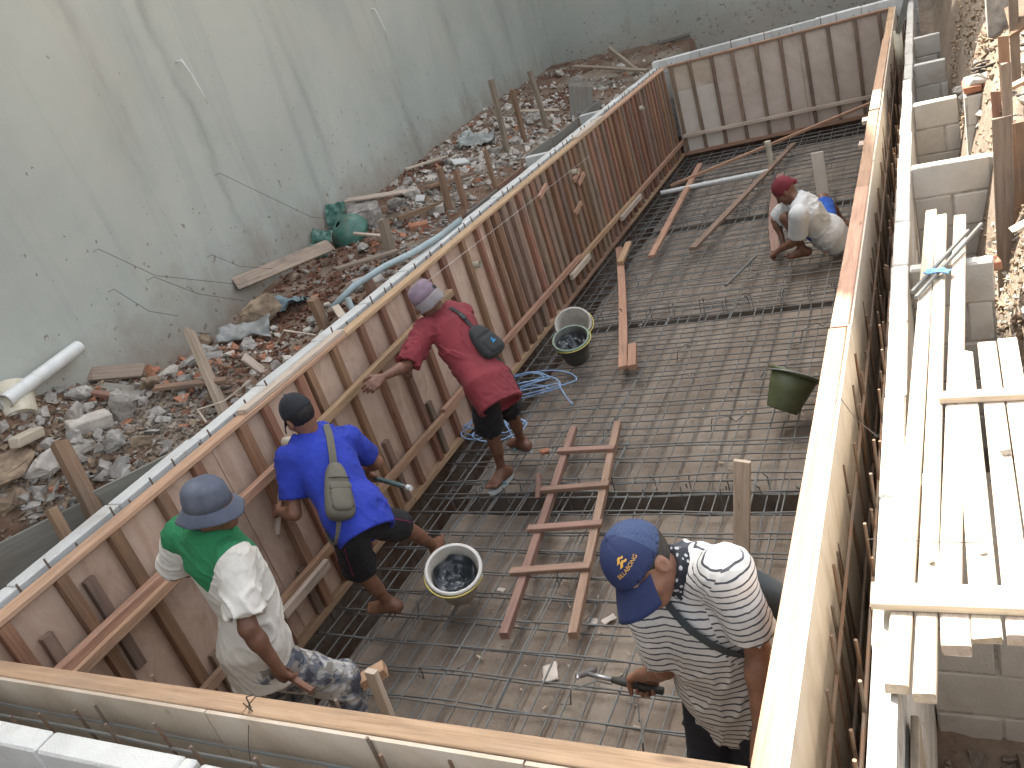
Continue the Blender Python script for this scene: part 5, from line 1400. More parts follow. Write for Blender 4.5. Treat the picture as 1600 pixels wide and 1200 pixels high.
def cap_parts(B, t, crown, brim, back=None, peak=1.0, name='cap', brim_dir=1, tilt=0.0):
    """baseball cap: crown shell and a curved peak"""
    Mx = B.hat_M() @ Matrix.Rotation(tilt, 4, 'X')
    Mi = np.array(Mx.inverted())
    I = np.eye(3)
    def f(P):
        q = P @ Mi[:3, :3].T + Mi[:3, 3]
        d = ell(q, A3(0, -.008, .030), I, (.0885, .108, .108))
        seam = np.minimum(np.abs(q[:, 0]), np.minimum(np.abs(q[:, 0] * .5 + (q[:, 1]) * .86), np.abs(q[:, 0] * .5 - (q[:, 1]) * .86)))
        d = d + .0016 * np.exp(-(seam / .004) ** 2) - .0
        inner = ell(q, A3(0, -.008, .026), I, (.083, .102, .103))
        d = np.maximum(d, -(q[:, 2] - .022 + .10 * np.clip(q[:, 1], -.2, 0) * -.0))
        d = np.maximum(d, -np.maximum(inner, q[:, 2] - .035))
        d = np.minimum(d, ell(q, A3(0, -.008, .138), I, (.009, .009, .006)))
        return d * B.k
    at = {'backness': lambda v: (v @ Mi[:3, :3].T + Mi[:3, 3])[:, 1]}
    lo = B.HD - .19; hi = B.HD + .19
    cr = smesh('crown', f, lo, hi, .005, crown, t, at)
    vs = []; fs = []; nu, nv = 19, 8
    for i in range(nu):
        a = math.radians(-64 + 128 * i / (nu - 1))
        for j in range(nv):
            w = j / (nv - 1); ext = .082 * peak * w * math.cos(a * .85) ** .6
            x = .0875 * math.sin(a) * (1 + .10 * w); y = -.008 + .107 * math.cos(a) + ext
            z = .027 - .030 * (math.sin(a) ** 2) * (.5 + w) - .028 * w - .012 * w * w
            vs.append(Mx @ Vector((x, y * brim_dir, z)))
    for i in range(nu - 1):
        for j in range(nv - 1): fs.append((i*nv+j, (i+1)*nv+j, (i+1)*nv+j+1, i*nv+j+1))
    pk = raw('peak', vs, fs, brim, cr, smooth=True)
    sm = pk.modifiers.new('t', 'SOLIDIFY'); sm.thickness = .004; sm.offset = 0
    return cr, Mx

def bucket_hat(B, t, mat, crown_h=.115, brim=.055, droop=.6, seed=1, name='bucket_hat', tilt=0.0, brimmat=None, flare=1.0, fit=1.0):
    Mx = B.hat_M() @ Matrix.Rotation(tilt, 4, 'X')
    rnd = np.random.default_rng(seed); ph = rnd.uniform(0, 6.28, 4)
    def ring(r0_, z, wob, n=48):
        out = []
        for k in range(n):
            q = 2 * math.pi * k / n
            w = 1 + wob * (.5 * math.sin(2 * q + ph[0]) + .5 * math.sin(3 * q + ph[1]) + .3 * math.sin(7 * q + ph[2]))
            dz = wob * .5 * (math.sin(2 * q + ph[3]) + .6 * math.sin(5 * q + ph[1]))
            r = r0_ * fit
            out.append(Mx @ Vector((r * .91 * w * math.cos(q), -.008 + r * 1.10 * w * math.sin(q), z + dz * .12)))
        return out
    def lathe_(prof, nm, m, parent):
        vs = []; n = 48
        for (r, z, w) in prof: vs += ring(r, z, w)
        fs = [(i*n+k, i*n+(k+1) % n, (i+1)*n+(k+1) % n, (i+1)*n+k) for i in range(len(prof)-1) for k in range(n)]
        o = raw(nm, vs, fs, m, parent, smooth=True); sm = o.modifiers.new('t', 'SOLIDIFY'); sm.thickness = .004
        return o
    z0 = .020
    cr = lathe_([(.001, z0 + crown_h, 0), (.045, z0 + crown_h - .002, .02), (.072, z0 + crown_h - .012, .03), (.086, z0 + crown_h - .032, .03), (.094, z0 + .045, .02), (.0985, z0, .01)], 'crown', mat, t)
    pr = [(.0985, z0 + .001, .01)]
    for j in range(1, 7):
        w = j / 6; pr.append((.0985 + brim * w * flare * (1 - droop * .25 * w), z0 - brim * droop * w - .01 * w, .02 + .06 * w))
    lathe_(pr, 'brim', brimmat or mat, cr)
    return cr

def hair_mesh(B, t, low=-.055, front=.03):
    I = np.eye(3)
    def f(P):
        q = (P - B.HD) @ B.hR.T / B.k
        d = ell(q, A3(0, -.010, .025), I, (.0825, .103, .1035)) - .002 * np.sin(q[:, 0] * 260) * np.sin(q[:, 2] * 210)
        lim = low + np.clip(q[:, 1] + .03, 0, .2) * 1.1
        d = np.maximum(d, lim - q[:, 2]); d = np.maximum(d, q[:, 1] - .045 - np.clip(q[:, 2] - front, 0, 1) * 1.5)
        return d * B.k
    return smesh('hair', f, B.HD - .15, B.HD + .15, .006, M['hair'], t)

def march(fn, o, d, t0, t1=0.0, n=140):
    """first hit of fn along o + d*t, walking in from t0"""
    ts = np.linspace(t0, t1, n); P = o + np.outer(ts, d); v = fn(P)
    k = int(np.argmax(v < 0.0)); return (o + d * ts[k]) if (v < 0).any() else None

def strap(name, label, fn, c, e1, e2, w, mat, parent, q0=0, q1=360, off=.004, thick=.003, smooth=4):
    """ribbon round the body in the plane of e1,e2 about c"""
    qs = np.radians(np.linspace(q0, q1, max(12, int(abs(q1 - q0) / 5)))); e3 = np.cross(e1, e2); pts = []
    for q in qs:
        d = e1 * math.cos(q) + e2 * math.sin(q); h = march(fn, c, d, .55, .02)
        pts.append(h + d * off if h is not None else c + d * .15)
    P = np.array(pts)
    closed = abs(q1 - q0) >= 359
    for _ in range(smooth):
        Q = P.copy()
        if closed: Q = (np.roll(P, 1, 0) + 2 * P + np.roll(P, -1, 0)) / 4
        else: Q[1:-1] = (P[:-2] + 2 * P[1:-1] + P[2:]) / 4
        P = np.maximum(Q, Q)
    vs = []; fs = []
    for i, p in enumerate(P):
        d = nrm(p - c); vs += [p - e3 * w / 2 + d * .001, p + e3 * w / 2 + d * .001, p + e3 * w / 2 + d * (thick + .001), p - e3 * w / 2 + d * (thick + .001)]
    n = len(P)
    for i in range(n if closed else n - 1):
        j = (i + 1) % n
        for k in range(4): fs.append((i*4+k, i*4+(k+1) % 4, j*4+(k+1) % 4, j*4+k))
    o = raw(name, vs, fs, mat, parent, smooth=False)
    return o

def superell(name, c, ax, r, e, mat, parent, nu=28, nv=16, taper=0.0):
    """rounded pillow box; ax rows = right, up, out"""
    vs = []; fs = []
    sp = lambda v, p: math.copysign(abs(v) ** p, v)
    for i in range(nv + 1):
        th = -math.pi / 2 + math.pi * i / nv
        for k in range(nu):
            q = 2 * math.pi * k / nu
            y = sp(math.sin(th), e); cx = sp(math.cos(th), e)
            x = cx * sp(math.cos(q), e) * (1 - taper * y); z = cx * sp(math.sin(q), .8) * (1 - .3 * taper * y)
            vs.append(c + ax[0] * x * r[0] + ax[1] * y * r[1] + ax[2] * z * r[2])
    for i in range(nv):
        for k in range(nu): fs.append((i*nu+k, i*nu+(k+1) % nu, (i+1)*nu+(k+1) % nu, (i+1)*nu+k))
    return raw(name, vs, fs, mat, parent, smooth=True)

# ------------------------------------------------------------------ the five workers
def hand_about(wrist, elbow, rod, side):
    """hand frame whose thumb side points along 'rod'"""
    d = nrm(np.asarray(wrist) - np.asarray(elbow)); rod = nrm(rod); d = nrm(d - rod * (d @ rod))
    n_ = np.cross(rod * side, d); return d, n_

def person(label, B, hands, skin, h=.0075):
    t = thing('person', label, 'person', tuple(B.J['LA'] * .5 + B.J['RA'] * .5 * A3(1, 1, 1)))
    lo, hi = B.box(ALL, .2)
    smesh('body', lambda P: B.skin(P, hands), lo, hi, h, M[skin], t)
    return t
TORSO = ('NK', 'LS', 'RS', 'LE', 'RE', 'PV', 'LH', 'RH')
LEGS = ('PV', 'LH', 'RH', 'LK', 'RK')

# --- worker in the royal blue T-shirt, back to the camera
J = dict(HD=(-3.205, 3.048, 1.333), NK=(-3.220, 3.073, 1.166), LS=(-3.246, 2.890, 1.148), RS=(-3.099, 3.198, 1.067), LE=(-3.247, 2.751, 0.885), RE=(-3.084, 3.336, 0.818), LW=(-3.440, 2.830, 0.842), RW=(-3.250, 3.390, 0.735),
         PV=(-2.93, 2.855, .80), LH=(-2.925, 2.745, .742), RH=(-2.895, 2.915, .712), LK=(-3.073, 2.846, .398), RK=(-2.992, 3.217, .434), LA=(-3.075, 2.942, .085), RA=(-3.015, 3.45, .088), LT=(-3.244, 2.92, .03), RT=(-3.10, 3.60, .03))
B = Body(J, (-.9, .3, 0), (-.88, .28, -.38), (-.36, .05, .93), .98, .92)
dl = nrm(B.J['LW'] - B.J['LE']); rod = A3(.01, .22, .26)
hd, hn = hand_about(B.J['LW'], B.J['LE'], rod, -1)
hd2, hn2 = hand_about(B.J['RW'], B.J['RE'], A3(.95, -.30, -.02), 1)
t = person('worker in royal blue T-shirt, black shorts and black cap, back turned, grey sling bag', B, {'L': dict(d=hd, n=hn, curl=1.15, thumb=.8), 'R': dict(d=hd2, n=hn2, curl=1.2, thumb=.8)}, 'skin')
mblue = cloth('royal_blue_cloth', (.018, .040, .36))
shirtfn = lambda P, B=B: B.shirt(P, fs=.72, seed=11, wr=.008)
lo, hi = B.box(TORSO, .22)
smesh('shirt', shirtfn, lo, hi, .0085, mblue, t)
sf = lambda P, B=B: B.shorts(P, .88, seed=12, r1=.095)
lo, hi = B.box(LEGS, .2); blk_cloth = cloth('black_cloth', (.007, .007, .009))
so = smesh('shorts', sf, lo, hi, .0085, blk_cloth, t)
pip = plain('magenta_piping', (.16, .02, .07), .8, bumpy=0)
for c in 'LR':
    H_, K_ = B.J[c + 'H'], B.J[c + 'K']; out = nrm((B.hr if c == 'R' else -B.hr) * .8 - B.face * .6); pts = []
    for u in np.linspace(.1, .85, 9):
        o_ = H_ + (K_ - H_) * u; q = march(sf, o_, out, .3, .02)
        if q is not None: pts.append(q + out * .001)
    if len(pts) > 2: MB().tube(pts, .004, 5).build('piping', pip, so)
cap_parts(B, t, cloth('black_cap', (.014, .016, .022)), cloth('black_cap_peak', (.014, .016, .022)))
hair_mesh(B, t)
bagm = cloth('olive_grey_canvas', (.135, .125, .095)); bagd = cloth('dark_webbing', (.035, .033, .028))
bt = thing('sling_bag', 'olive grey sling bag worn on the back of the man in blue', 'bag', tuple(B.J['PV'] + A3(.1, 0, .2)))
Bk = -np.cross(B.u, nrm(B.hr + B.sr))
def bag_at(fn, o_, out, lift): 
    q = march(fn, o_, out, .4, .02); return q + out * lift
right_ = nrm(B.hr + B.sr)
top = B.J['NK'] * .72 + B.J['RS'] * .28; low = B.J['PV'] * .55 + B.J['LH'] * .45 - right_ * .10 + B.u * .04
e1 = nrm(top - low); e2 = nrm(Bk - e1 * (Bk @ e1)); cc = (top + low) / 2
bc = bag_at(shirtfn, cc - e1 * .135, e2, .035)
axb = [nrm(np.cross(e1, e2)), e1, e2]
superell('bag_body', bc, axb, (.070, .165, .05), .55, bagm, bt, taper=.3)
superell('pocket', bc - e1 * .06 + e2 * .035, axb, (.060, .075, .03), .5, bagm, bt)
superell('flap', bc + e1 * .005 + e2 * .048, axb, (.06, .022, .018), .5, bagm, bt)
for dz in (.055, -.03, -.11):
    MB().tube([bc + e1 * dz + axb[0] * x + e2 * (.056 - 2.2 * x * x) for x in np.linspace(-.06, .06, 7)], .0035, 5).build('zip', bagd, bt)
strap('strap', '', shirtfn, cc, e1, e2, .042, bagm, bt, -178, 182, .011, .004)
tag(board('batten_piece', B.J['LW'] + hd * .082 + hn * .026 - nrm(rod) * .13, B.J['LW'] + hd * .082 + hn * .026 + nrm(rod) * .16, .04, .022, M['pale_board'], None, up=tuple(hn)), 'short pale batten gripped in the left hand of the man in blue', 'batten')
g0 = B.J['RW'] + hd2 * .075 + hn2 * .02; gx = nrm(A3(.95, -.30, -.02))
ht = thing('claw_hammer', 'hammer with a wrapped grip sticking out beside the man in blue', 'hammer', tuple(g0))
MB().tube([g0 - gx * .05, g0 + gx * .36], [.013, .012], 10).build('shaft', M['tool_steel'], ht)
for k in range(16): MB().tube([g0 + gx * (.03 + .017 * k), g0 + gx * (.041 + .017 * k)], .0155, 8).build('grip_band', plain('grip_green', (.10, .16, .15), .7) if k == 0 else bpy.data.materials['grip_green'], ht)
MB().tube([g0 + gx * .35, g0 + gx * .38], [.018, .016], 10).build('end_cap', M['pvc'], ht)

# --- worker in the dark red T-shirt
J = dict(HD=(-3.065, 4.375, 1.405), NK=(-3.022, 4.456, 1.259), LS=(-3.096, 4.288, 1.233), RS=(-3.002, 4.618, 1.171), LE=(-3.160, 4.050, 1.099), RE=(-3.254, 4.545, 1.068), LW=(-3.202, 3.815, 1.140), RW=(-3.400, 4.43, 0.95),
         PV=(-2.735, 4.225, .845), LH=(-2.725, 4.130, .80), RH=(-2.695, 4.300, .785), LK=(-2.846, 4.232, .458), RK=(-2.819, 4.512, .453), LA=(-2.884, 4.268, .105), RA=(-2.887, 4.641, .105), LT=(-2.93, 4.10, .05), RT=(-3.04, 4.71, .05))
B = Body(J, (-.95, .1, 0), (-.86, -.35, -.38), (-.32, -.05, .94), .94, .88)
dl = nrm(B.J['LW'] - B.J['LE'])
t = person('worker in dark red T-shirt, black shorts and a pale purple hat reaching along the rail', B, {'L': dict(d=nrm(dl + A3(-.1, -.1, -.2)), n=A3(-.75, .1, -.6), curl=[.45, .5, .55, .6], thumb=.5), 'R': dict(d=nrm(B.J['RW'] - B.J['RE']), n=A3(-.2, -.2, -.9), curl=.8)}, 'skin_dark')
mred = cloth('dark_red_cloth', (.205, .026, .034))
redfn = lambda P, B=B: B.shirt(P, fs=.95, inf=.034, hem=.20, r0=.080, r1=.078, seed=21, wr=.010)
lo, hi = B.box(TORSO, .25); smesh('shirt', redfn, lo, hi, .0085, mred, t)
lo, hi = B.box(LEGS, .2); smesh('shorts', lambda P, B=B: B.shorts(P, .92, seed=22, r1=.10), lo, hi, .0085, blk_cloth, t)
hatm = cloth('pale_purple_cloth', (.27, .20, .25), .6, dirt=(.38, .34, .36), amt=.5)
bucket_hat(B, t, hatm, .115, .052, 1.25, 3, tilt=-.12, brimmat=cloth('hat_grey_flap', (.26, .235, .235), .7), flare=.22, fit=.95)
hair_mesh(B, t)
sole = plain('sandal_sole', (.42, .44, .42), .7, var=.15); strapm = plain('sandal_strap', (.10, .30, .33), .5, bumpy=0)
for c in 'LR':
    A_, T_ = B.J[c + 'A'], B.J[c + 'T']; d = A3(T_[0] - A_[0], T_[1] - A_[1], 0); d = nrm(d); lat = np.cross(d, A3(0, 0, 1)); ctr = A3(A_[0], A_[1], 0) + d * .05
    vs = []; n = 28
    for z in (.012, .034):
        for k in range(n):
            q = 2 * math.pi * k / n; w = .047 - .010 * math.cos(q) * -1; vs.append(ctr + d * .135 * math.cos(q) + lat * w * math.sin(q) + A3(0, 0, z))
    fs = [(k, (k+1) % n, (k+1) % n + n, k + n) for k in range(n)] + [tuple(reversed(range(n))), tuple(range(n, 2*n))]
    so = raw('sandal', vs, fs, sole, t)
    top_ = ctr + d * .075 + A3(0, 0, .045)
    MB().tube([ctr + d * .0 + lat * .047 + A3(0, 0, .034), ctr + d * .035 + lat * .03 + A3(0, 0, .072), top_ + A3(0, 0, .02), ctr + d * .035 - lat * .03 + A3(0, 0, .072), ctr - lat * .047 + A3(0, 0, .034)], .0075, 6).build('sandal_strap', strapm, so)
right_ = nrm(B.hr + B.sr); Bk = -np.cross(B.u, right_)
bt = thing('sling_bag', 'black sling bag with a small blue emblem on the back of the man in red', 'bag', tuple(B.J['PV'] + A3(.1, 0, .2)))
top = B.J['NK'] * .8 + B.J['LS'] * .2; low = B.J['PV'] * .6 + B.J['RH'] * .4 + right_ * .08 + B.u * .02
e1 = nrm(top - low); e2 = nrm(Bk - e1 * (Bk @ e1)); cc = (top + low) / 2
bc = bag_at(redfn, cc - e1 * .06, e2, .03); axb = [nrm(np.cross(e1, e2)), e1, e2]
bagb = cloth('charcoal_canvas', (.028, .030, .030))
superell('bag_body', bc, axb, (.095, .125, .045), .6, bagb, bt, taper=.3)
superell('pocket', bc - e1 * .04 + e2 * .03, axb, (.075, .065, .025), .55, bagb, bt)
MB().tube([bc + e1 * .045 + axb[0] * x + e2 * (.050 - 2.5 * x * x) for x in np.linspace(-.07, .07, 7)], .003, 5).build('zip', bagd, bt)
eb = plain('emblem_blue', (.04, .28, .55), .6, bumpy=0); f0 = bc - e1 * .035 + e2 * .0585
em = MB()
for (x0, y0, x1, y1, x2, y2) in ((-.018, -.016, .002, -.014, -.004, .006), (.004, -.014, .022, -.010, .006, .004), (-.002, .008, .006, .006, .003, .026), (-.010, .004, -.004, .010, -.014, .014)):
    em.add([f0 + axb[0] * x + e1 * y + e2 * zz for (x, y) in ((x0, y0), (x1, y1), (x2, y2)) for zz in (-.004, .001)], [(1, 3, 5), (0, 1, 3, 2), (2, 3, 5, 4), (4, 5, 1, 0)])
em.build('emblem', eb, bt)
strap('strap', '', redfn, cc, e1, e2, .03, bagb, bt, -178, 182, .011, .004)
q = march(redfn, cc + e1 * .16, e2, .4, .02)
superell('buckle', q + e2 * .01, axb, (.02, .026, .008), .5, plain('buckle_plastic', (.03, .03, .03), .4, bumpy=0), bt, 12, 8)

# --- worker in the white shirt with a green yoke, bucket hat
J = dict(HD=(-2.755, 1.965, 1.527), NK=(-2.850, 1.970, 1.382), LS=(-3.025, 1.965, 1.375), RS=(-2.680, 1.888, 1.310), LE=(-3.20, 1.95, 1.17), RE=(-2.600, 1.735, 1.090), LW=(-3.12, 2.15, 1.08), RW=(-2.555, 1.735, .885),
         PV=(-2.81, 1.86, .85), LH=(-2.89, 1.86, .79), RH=(-2.73, 1.82, .79), LK=(-2.86, 1.95, .44), RK=(-2.62, 2.03, .47), LA=(-2.85, 1.85, .085), RA=(-2.60, 1.95, .085), LT=(-2.84, 2.03, .03), RT=(-2.57, 2.13, .03))
B = Body(J, (.03, 1, 0), (.86, .42, -.25), (.2, .0, .97), .96, .93, .02)
rod = A3(.80, -.10, -.38); hd, hn = hand_about(B.J['RW'], B.J['RE'], rod, 1)
t = person('worker in white shirt with a green yoke, grey bucket hat and camouflage trousers', B, {'R': dict(d=hd, n=hn, curl=1.2, thumb=.8), 'L': dict(d=A3(0, 1, -.2), n=A3(.3, 0, -1), curl=.5)}, 'skin_dark')
def yoke_mat():
    m, n, l, b = newmat('white_green_shirt')
    tc = n.new('ShaderNodeTexCoord'); co = tc.outputs['Object']
    a = n.new('ShaderNodeAttribute'); a.attribute_name = 'yoke'
    t_ = noise(n, l, co, 6, 5, .6); r = ramp(n, [(.3, (.50, .47, .41)), (.7, (.66, .64, .58))]); l.new(t_.outputs[0], r.inputs[0])
    d = noise(n, l, co, 4, 6, .7, .6); dr = ramp(n, [(.5, (0, 0, 0)), (.7, (1, 1, 1))]); l.new(d.outputs[0], dr.inputs[0])
    w = mix(n, l, mth(n, l, 'MULTIPLY', dr.outputs[0], .35), r.outputs[0], (.42, .34, .25))
    g = mix(n, l, t_.outputs[0], (.010, .12, .045), (.020, .20, .075))
    l.new(mix(n, l, mth(n, l, 'GREATER_THAN', a.outputs['Fac'], 0.0), w, g), b.inputs['Base Color'])
    b.inputs['Roughness'].default_value = .88
    bump(n, l, b, noise(n, l, co, 400, 2, .5).outputs[0], .2, .003)
    return m
def yoke(v, B=B):
    q = v - B.J['PV']; tt = q @ B.u / B.L; e = v - B.J['NK']; a_ = np.abs(e @ B.sr - .02)
    return tt - (.60 + 1.75 * a_)
wfn = lambda P, B=B: B.shirt(P, fs=.82, inf=.032, hem=.17, r0=.080, r1=.078, seed=31, wr=.008, neck=.060)
lo, hi = B.box(TORSO, .24); smesh('shirt', wfn, lo, hi, .0080, yoke_mat(), t, {'yoke': yoke})
# collar stand
I_ = []
cu = nrm(B.HD - B.J['NK']); cr_ = nrm(np.cross(B.face, cu)); cf_ = np.cross(cu, cr_)
mb = MB(); n = 30; base = B.J['NK'] + A3(.012, .012, -.005)
for (r_, z_) in ((.079, -.012), (.072, .028), (.076, .034), (.090, -.004), (.094, -.012)):
    for k in range(n):
        q = 2 * math.pi * k / n; mb.v.append(tuple(base + cr_ * r_ * math.cos(q) + cf_ * r_ * 1.05 * math.sin(q) + cu * (z_ - .010 * math.sin(q))))
for i in range(4):
    for k in range(n): mb.f.append((i*n+k, i*n+(k+1) % n, (i+1)*n+(k+1) % n, (i+1)*n+k))
mb.build('collar', cloth('green_collar', (.012, .14, .05)), t, smooth=True)
def camo():
    m, n, l, b = newmat('grey_camouflage')
    tc = n.new('ShaderNodeTexCoord'); co = tc.outputs['Object']
    t1 = noise(n, l, co, 11, 2, .5, .8); t2 = noise(n, l, mapping(n, l, co, (1, 1, 1.6)), 17, 2, .5, .8)
    r = ramp(n, [(0, (.055, .06, .075)), (.44, (.13, .14, .16)), (.53, (.34, .34, .33)), (.62, (.50, .49, .46))]); r.color_ramp.interpolation = 'CONSTANT'; l.new(t1.outputs[0], r.inputs[0])
    c = mix(n, l, mth(n, l, 'GREATER_THAN', t2.outputs[0], .58), r.outputs[0], (.22, .20, .17))
    l.new(c, b.inputs['Base Color']); b.inputs['Roughness'].default_value = .9
    bump(n, l, b, noise(n, l, co, 400, 2, .5).outputs[0], .2, .003)
    return m
lo, hi = B.box(LEGS + ('LA', 'RA'), .2); smesh('trousers', lambda P, B=B: B.trousers(P, 33), lo, hi, .0085, camo(), t)
bucket_hat(B, t, cloth('faded_navy_denim', (.085, .098, .135), .7, dirt=(.16, .17, .19), amt=.4), .112, .050, .85, 7, tilt=.02, flare=.95, fit=.95)
hair_mesh(B, t)
eye_w = plain('eye_white', (.5, .48, .45), .3, bumpy=0, var=.05); eye_d = plain('iris', (.02, .012, .008), .2, bumpy=0)
def eyes(B, t):
    for sx in (-1, 1):
        p = B.hat_pt(sx * .033, .080, .002); e = superell('eye', p, [B.hR[0], B.hR[2], B.hR[1]], (.0125, .0125, .0125), 1, eye_w, t, 12, 8)
        superell('iris', B.hat_pt(sx * .033, .0905, .0), [B.hR[0], B.hR[2], B.hR[1]], (.0055, .0055, .003), 1, eye_d, e, 10, 6)
eyes(B, t)
g0 = B.J['RW'] + hd * .080 + hn * .022; gx = nrm(rod)
ht = thing('hand_tool', 'wooden-handled tool with a dark flat end held by the man in the bucket hat', 'tool', tuple(g0))
board('handle', g0 - gx * .03, g0 + gx * .16, .026, .024, M['stud'], ht, up=tuple(hn))
board('blade', g0 - gx * .15, g0 - gx * .03, .05, .016, M['board_grey'], ht, up=tuple(hn))
tag(board('wood_piece', (-2.66, 2.0, .40), (-2.46, 2.16, .44), .075, .05, M['rail'], None), 'short sawn wood piece by the knee of the man in camouflage trousers', 'offcut')

# --- worker in the striped T-shirt and navy cap, nearest the camera
J = dict(HD=(-0.844, 1.760, 1.468), NK=(-0.749, 1.856, 1.361), LS=(-0.605, 1.764, 1.444), RS=(-0.890, 1.814, 1.242), LE=(-0.572, 1.775, 1.165), RE=(-0.895, 1.825, .985), LW=(-0.578, 1.650, .950), RW=(-1.035, 1.915, .838),
         PV=(-0.730, 1.887, .860), LH=(-.65, 1.86, .79), RH=(-.81, 1.88, .77), LK=(-.66, 1.83, .42), RK=(-.84, 1.84, .42), LA=(-.66, 1.90, .085), RA=(-.86, 1.92, .085), LT=(-.66, 1.75, .03), RT=(-.88, 1.77, .03))
B = Body(J, (-.1, -.95, 0), (-.06, -.76, -.64), (-.50, -.28, .82), 1.0, .86)
rod = A3(-.97, .06, .10); hd, hn = hand_about(B.J['RW'], B.J['RE'], rod, 1)
t = person('worker in striped T-shirt and navy cap bending by the right formwork with a hammer', B, {'R': dict(d=hd, n=hn, curl=1.2, thumb=.8), 'L': dict(d=nrm(B.J['LW'] - B.J['LE']), n=A3(.6, -.6, 0), curl=.5)}, 'skin', .006)
def stripe_mat():
    m, n, l, b = newmat('striped_jersey')
    tc = n.new('ShaderNodeTexCoord'); co = tc.outputs['Object']
    a = n.new('ShaderNodeAttribute'); a.attribute_name = 'band'; a2 = n.new('ShaderNodeAttribute'); a2.attribute_name = 'arm'; a3 = n.new('ShaderNodeAttribute'); a3.attribute_name = 'is_arm'
    mixf = n.new('ShaderNodeMix'); l.new(mth(n, l, 'GREATER_THAN', a3.outputs['Fac'], 0.0), mixf.inputs[0]); l.new(a.outputs['Fac'], mixf.inputs[2]); l.new(a2.outputs['Fac'], mixf.inputs[3])
    wob = noise(n, l, co, 16, 2, .5)
    u = mth(n, l, 'ADD', mth(n, l, 'MULTIPLY', mixf.outputs[0], 40.0), mth(n, l, 'MULTIPLY', wob.outputs[0], .55))
    st = mth(n, l, 'LESS_THAN', mth(n, l, 'FRACT', u), .24)
    t_ = noise(n, l, co, 8, 4, .6); w = ramp(n, [(.3, (.52, .51, .48)), (.7, (.66, .65, .62))]); l.new(t_.outputs[0], w.inputs[0])
    l.new(mix(n, l, st, w.outputs[0], (.055, .058, .070)), b.inputs['Base Color']); b.inputs['Roughness'].default_value = .88
    bump(n, l, b, noise(n, l, co, 400, 2, .5).outputs[0], .2, .003)
    return m
sfn = lambda P, B=B: B.shirt(P, fs=.80, inf=.026, hem=.16, r0=.072, r1=.068, seed=41, wr=.008, neck=.062)
def armmask(v, B=B):
    d = np.minimum(rc(v, B.J['LS'], B.J['LE'], .082, .07), rc(v, B.J['RS'], B.J['RE'], .082, .07)); out = []
    m = np.zeros(len(v)) - 1
    for c in 'LR':
        a_ = nrm(B.J[c + 'E'] - B.J[c + 'S']); lat = (B.sr if c == 'R' else -B.sr)
        w = (v - B.J[c + 'S']) @ nrm(lat * .8 + a_ * .6) + .02; near = rc(v, B.J[c + 'S'], B.J[c + 'E'], .09, .085)
        m = np.maximum(m, np.minimum(w, .012 - near))
    return m
def armcoord(v, B=B):
    dl_ = rc(v, B.J['LS'], B.J['LE'], .08, .07); dr_ = rc(v, B.J['RS'], B.J['RE'], .08, .07)
    return np.where(dl_ < dr_, (v - B.J['LS']) @ nrm(B.J['LE'] - B.J['LS']), (v - B.J['RS']) @ nrm(B.J['RE'] - B.J['RS']))
lo, hi = B.box(TORSO, .23); smesh('shirt', sfn, lo, hi, .0070, stripe_mat(), t, {'band': lambda v, B=B: (v - B.J['PV']) @ B.u, 'arm': armcoord, 'is_arm': armmask})
def side_stripe_mat():
    m, n, l, b = newmat('navy_shorts'); a = n.new('ShaderNodeAttribute'); a.attribute_name = 'lat'
    r = ramp(n, [(0, (.012, .014, .022)), (.55, (.45, .48, .50)), (.66, (.02, .09, .38))]); r.color_ramp.interpolation = 'CONSTANT'; l.new(a.outputs['Fac'], r.inputs[0])
    l.new(r.outputs[0], b.inputs['Base Color']); b.inputs['Roughness'].default_value = .8
    return m
def latc(v, B=B):
    q = v - (B.J['RH'] + .0); k = nrm(B.J['RK'] - B.J['RH']); return ((q - np.outer(q @ k, k)) @ B.hr) / .1 * .62
lo, hi = B.box(LEGS, .2); smesh('shorts', lambda P, B=B: B.shorts(P, .95, seed=42, r1=.092), lo, hi, .0085, side_stripe_mat(), t, {'lat': latc})
# trucker cap: navy front, meshed back
def trucker():
    m, n, l, b = newmat('navy_trucker_cap'); tc = n.new('ShaderNodeTexCoord'); co = tc.outputs['Object']
    a = n.new('ShaderNodeAttribute'); a.attribute_name = 'backness'
    vo = n.new('ShaderNodeTexVoronoi'); vo.inputs['Scale'].default_value = 300; l.new(co, vo.inputs['Vector'])
    dots = mth(n, l, 'LESS_THAN', vo.outputs['Distance'], .34)
    back = mth(n, l, 'LESS_THAN', a.outputs['Fac'], -.02)
    meshc = mix(n, l, dots, (.030, .055, .13), (.008, .012, .03))
    l.new(mix(n, l, back, (.010, .020, .075), meshc), b.inputs['Base Color']); b.inputs['Roughness'].default_value = .8
    bump(n, l, b, noise(n, l, co, 500, 2, .5).outputs[0], .2, .002)
    return m
cr, Mx = cap_parts(B, t, trucker(), cloth('navy_peak', (.010, .020, .075)), peak=1.0)
hair_mesh(B, t, -.05); eyes(B, t)
gold = plain('gold_print', (.62, .34, .055), .6, bumpy=0, var=.05); navy2 = plain('slate_print', (.09, .13, .24), .6, bumpy=0, var=.05)
def on_cap(u, v, az0=-.86, el0=.58, roll=.06, lift=.0036):
    uu = u * math.cos(roll) - v * math.sin(roll); vv = u * math.sin(roll) + v * math.cos(roll)
    az = az0 - uu / .100; el = el0 + vv / .108
    d = Vector((math.sin(az) * math.cos(el), math.cos(az) * math.cos(el), math.sin(el)))
    p = Vector((.0885 * d.x, -.008 + .108 * d.y, .030 + .108 * d.z)); nn = Vector((d.x / .0885, d.y / .108, d.z / .108)).normalized()
    return Mx @ (p + nn * lift)
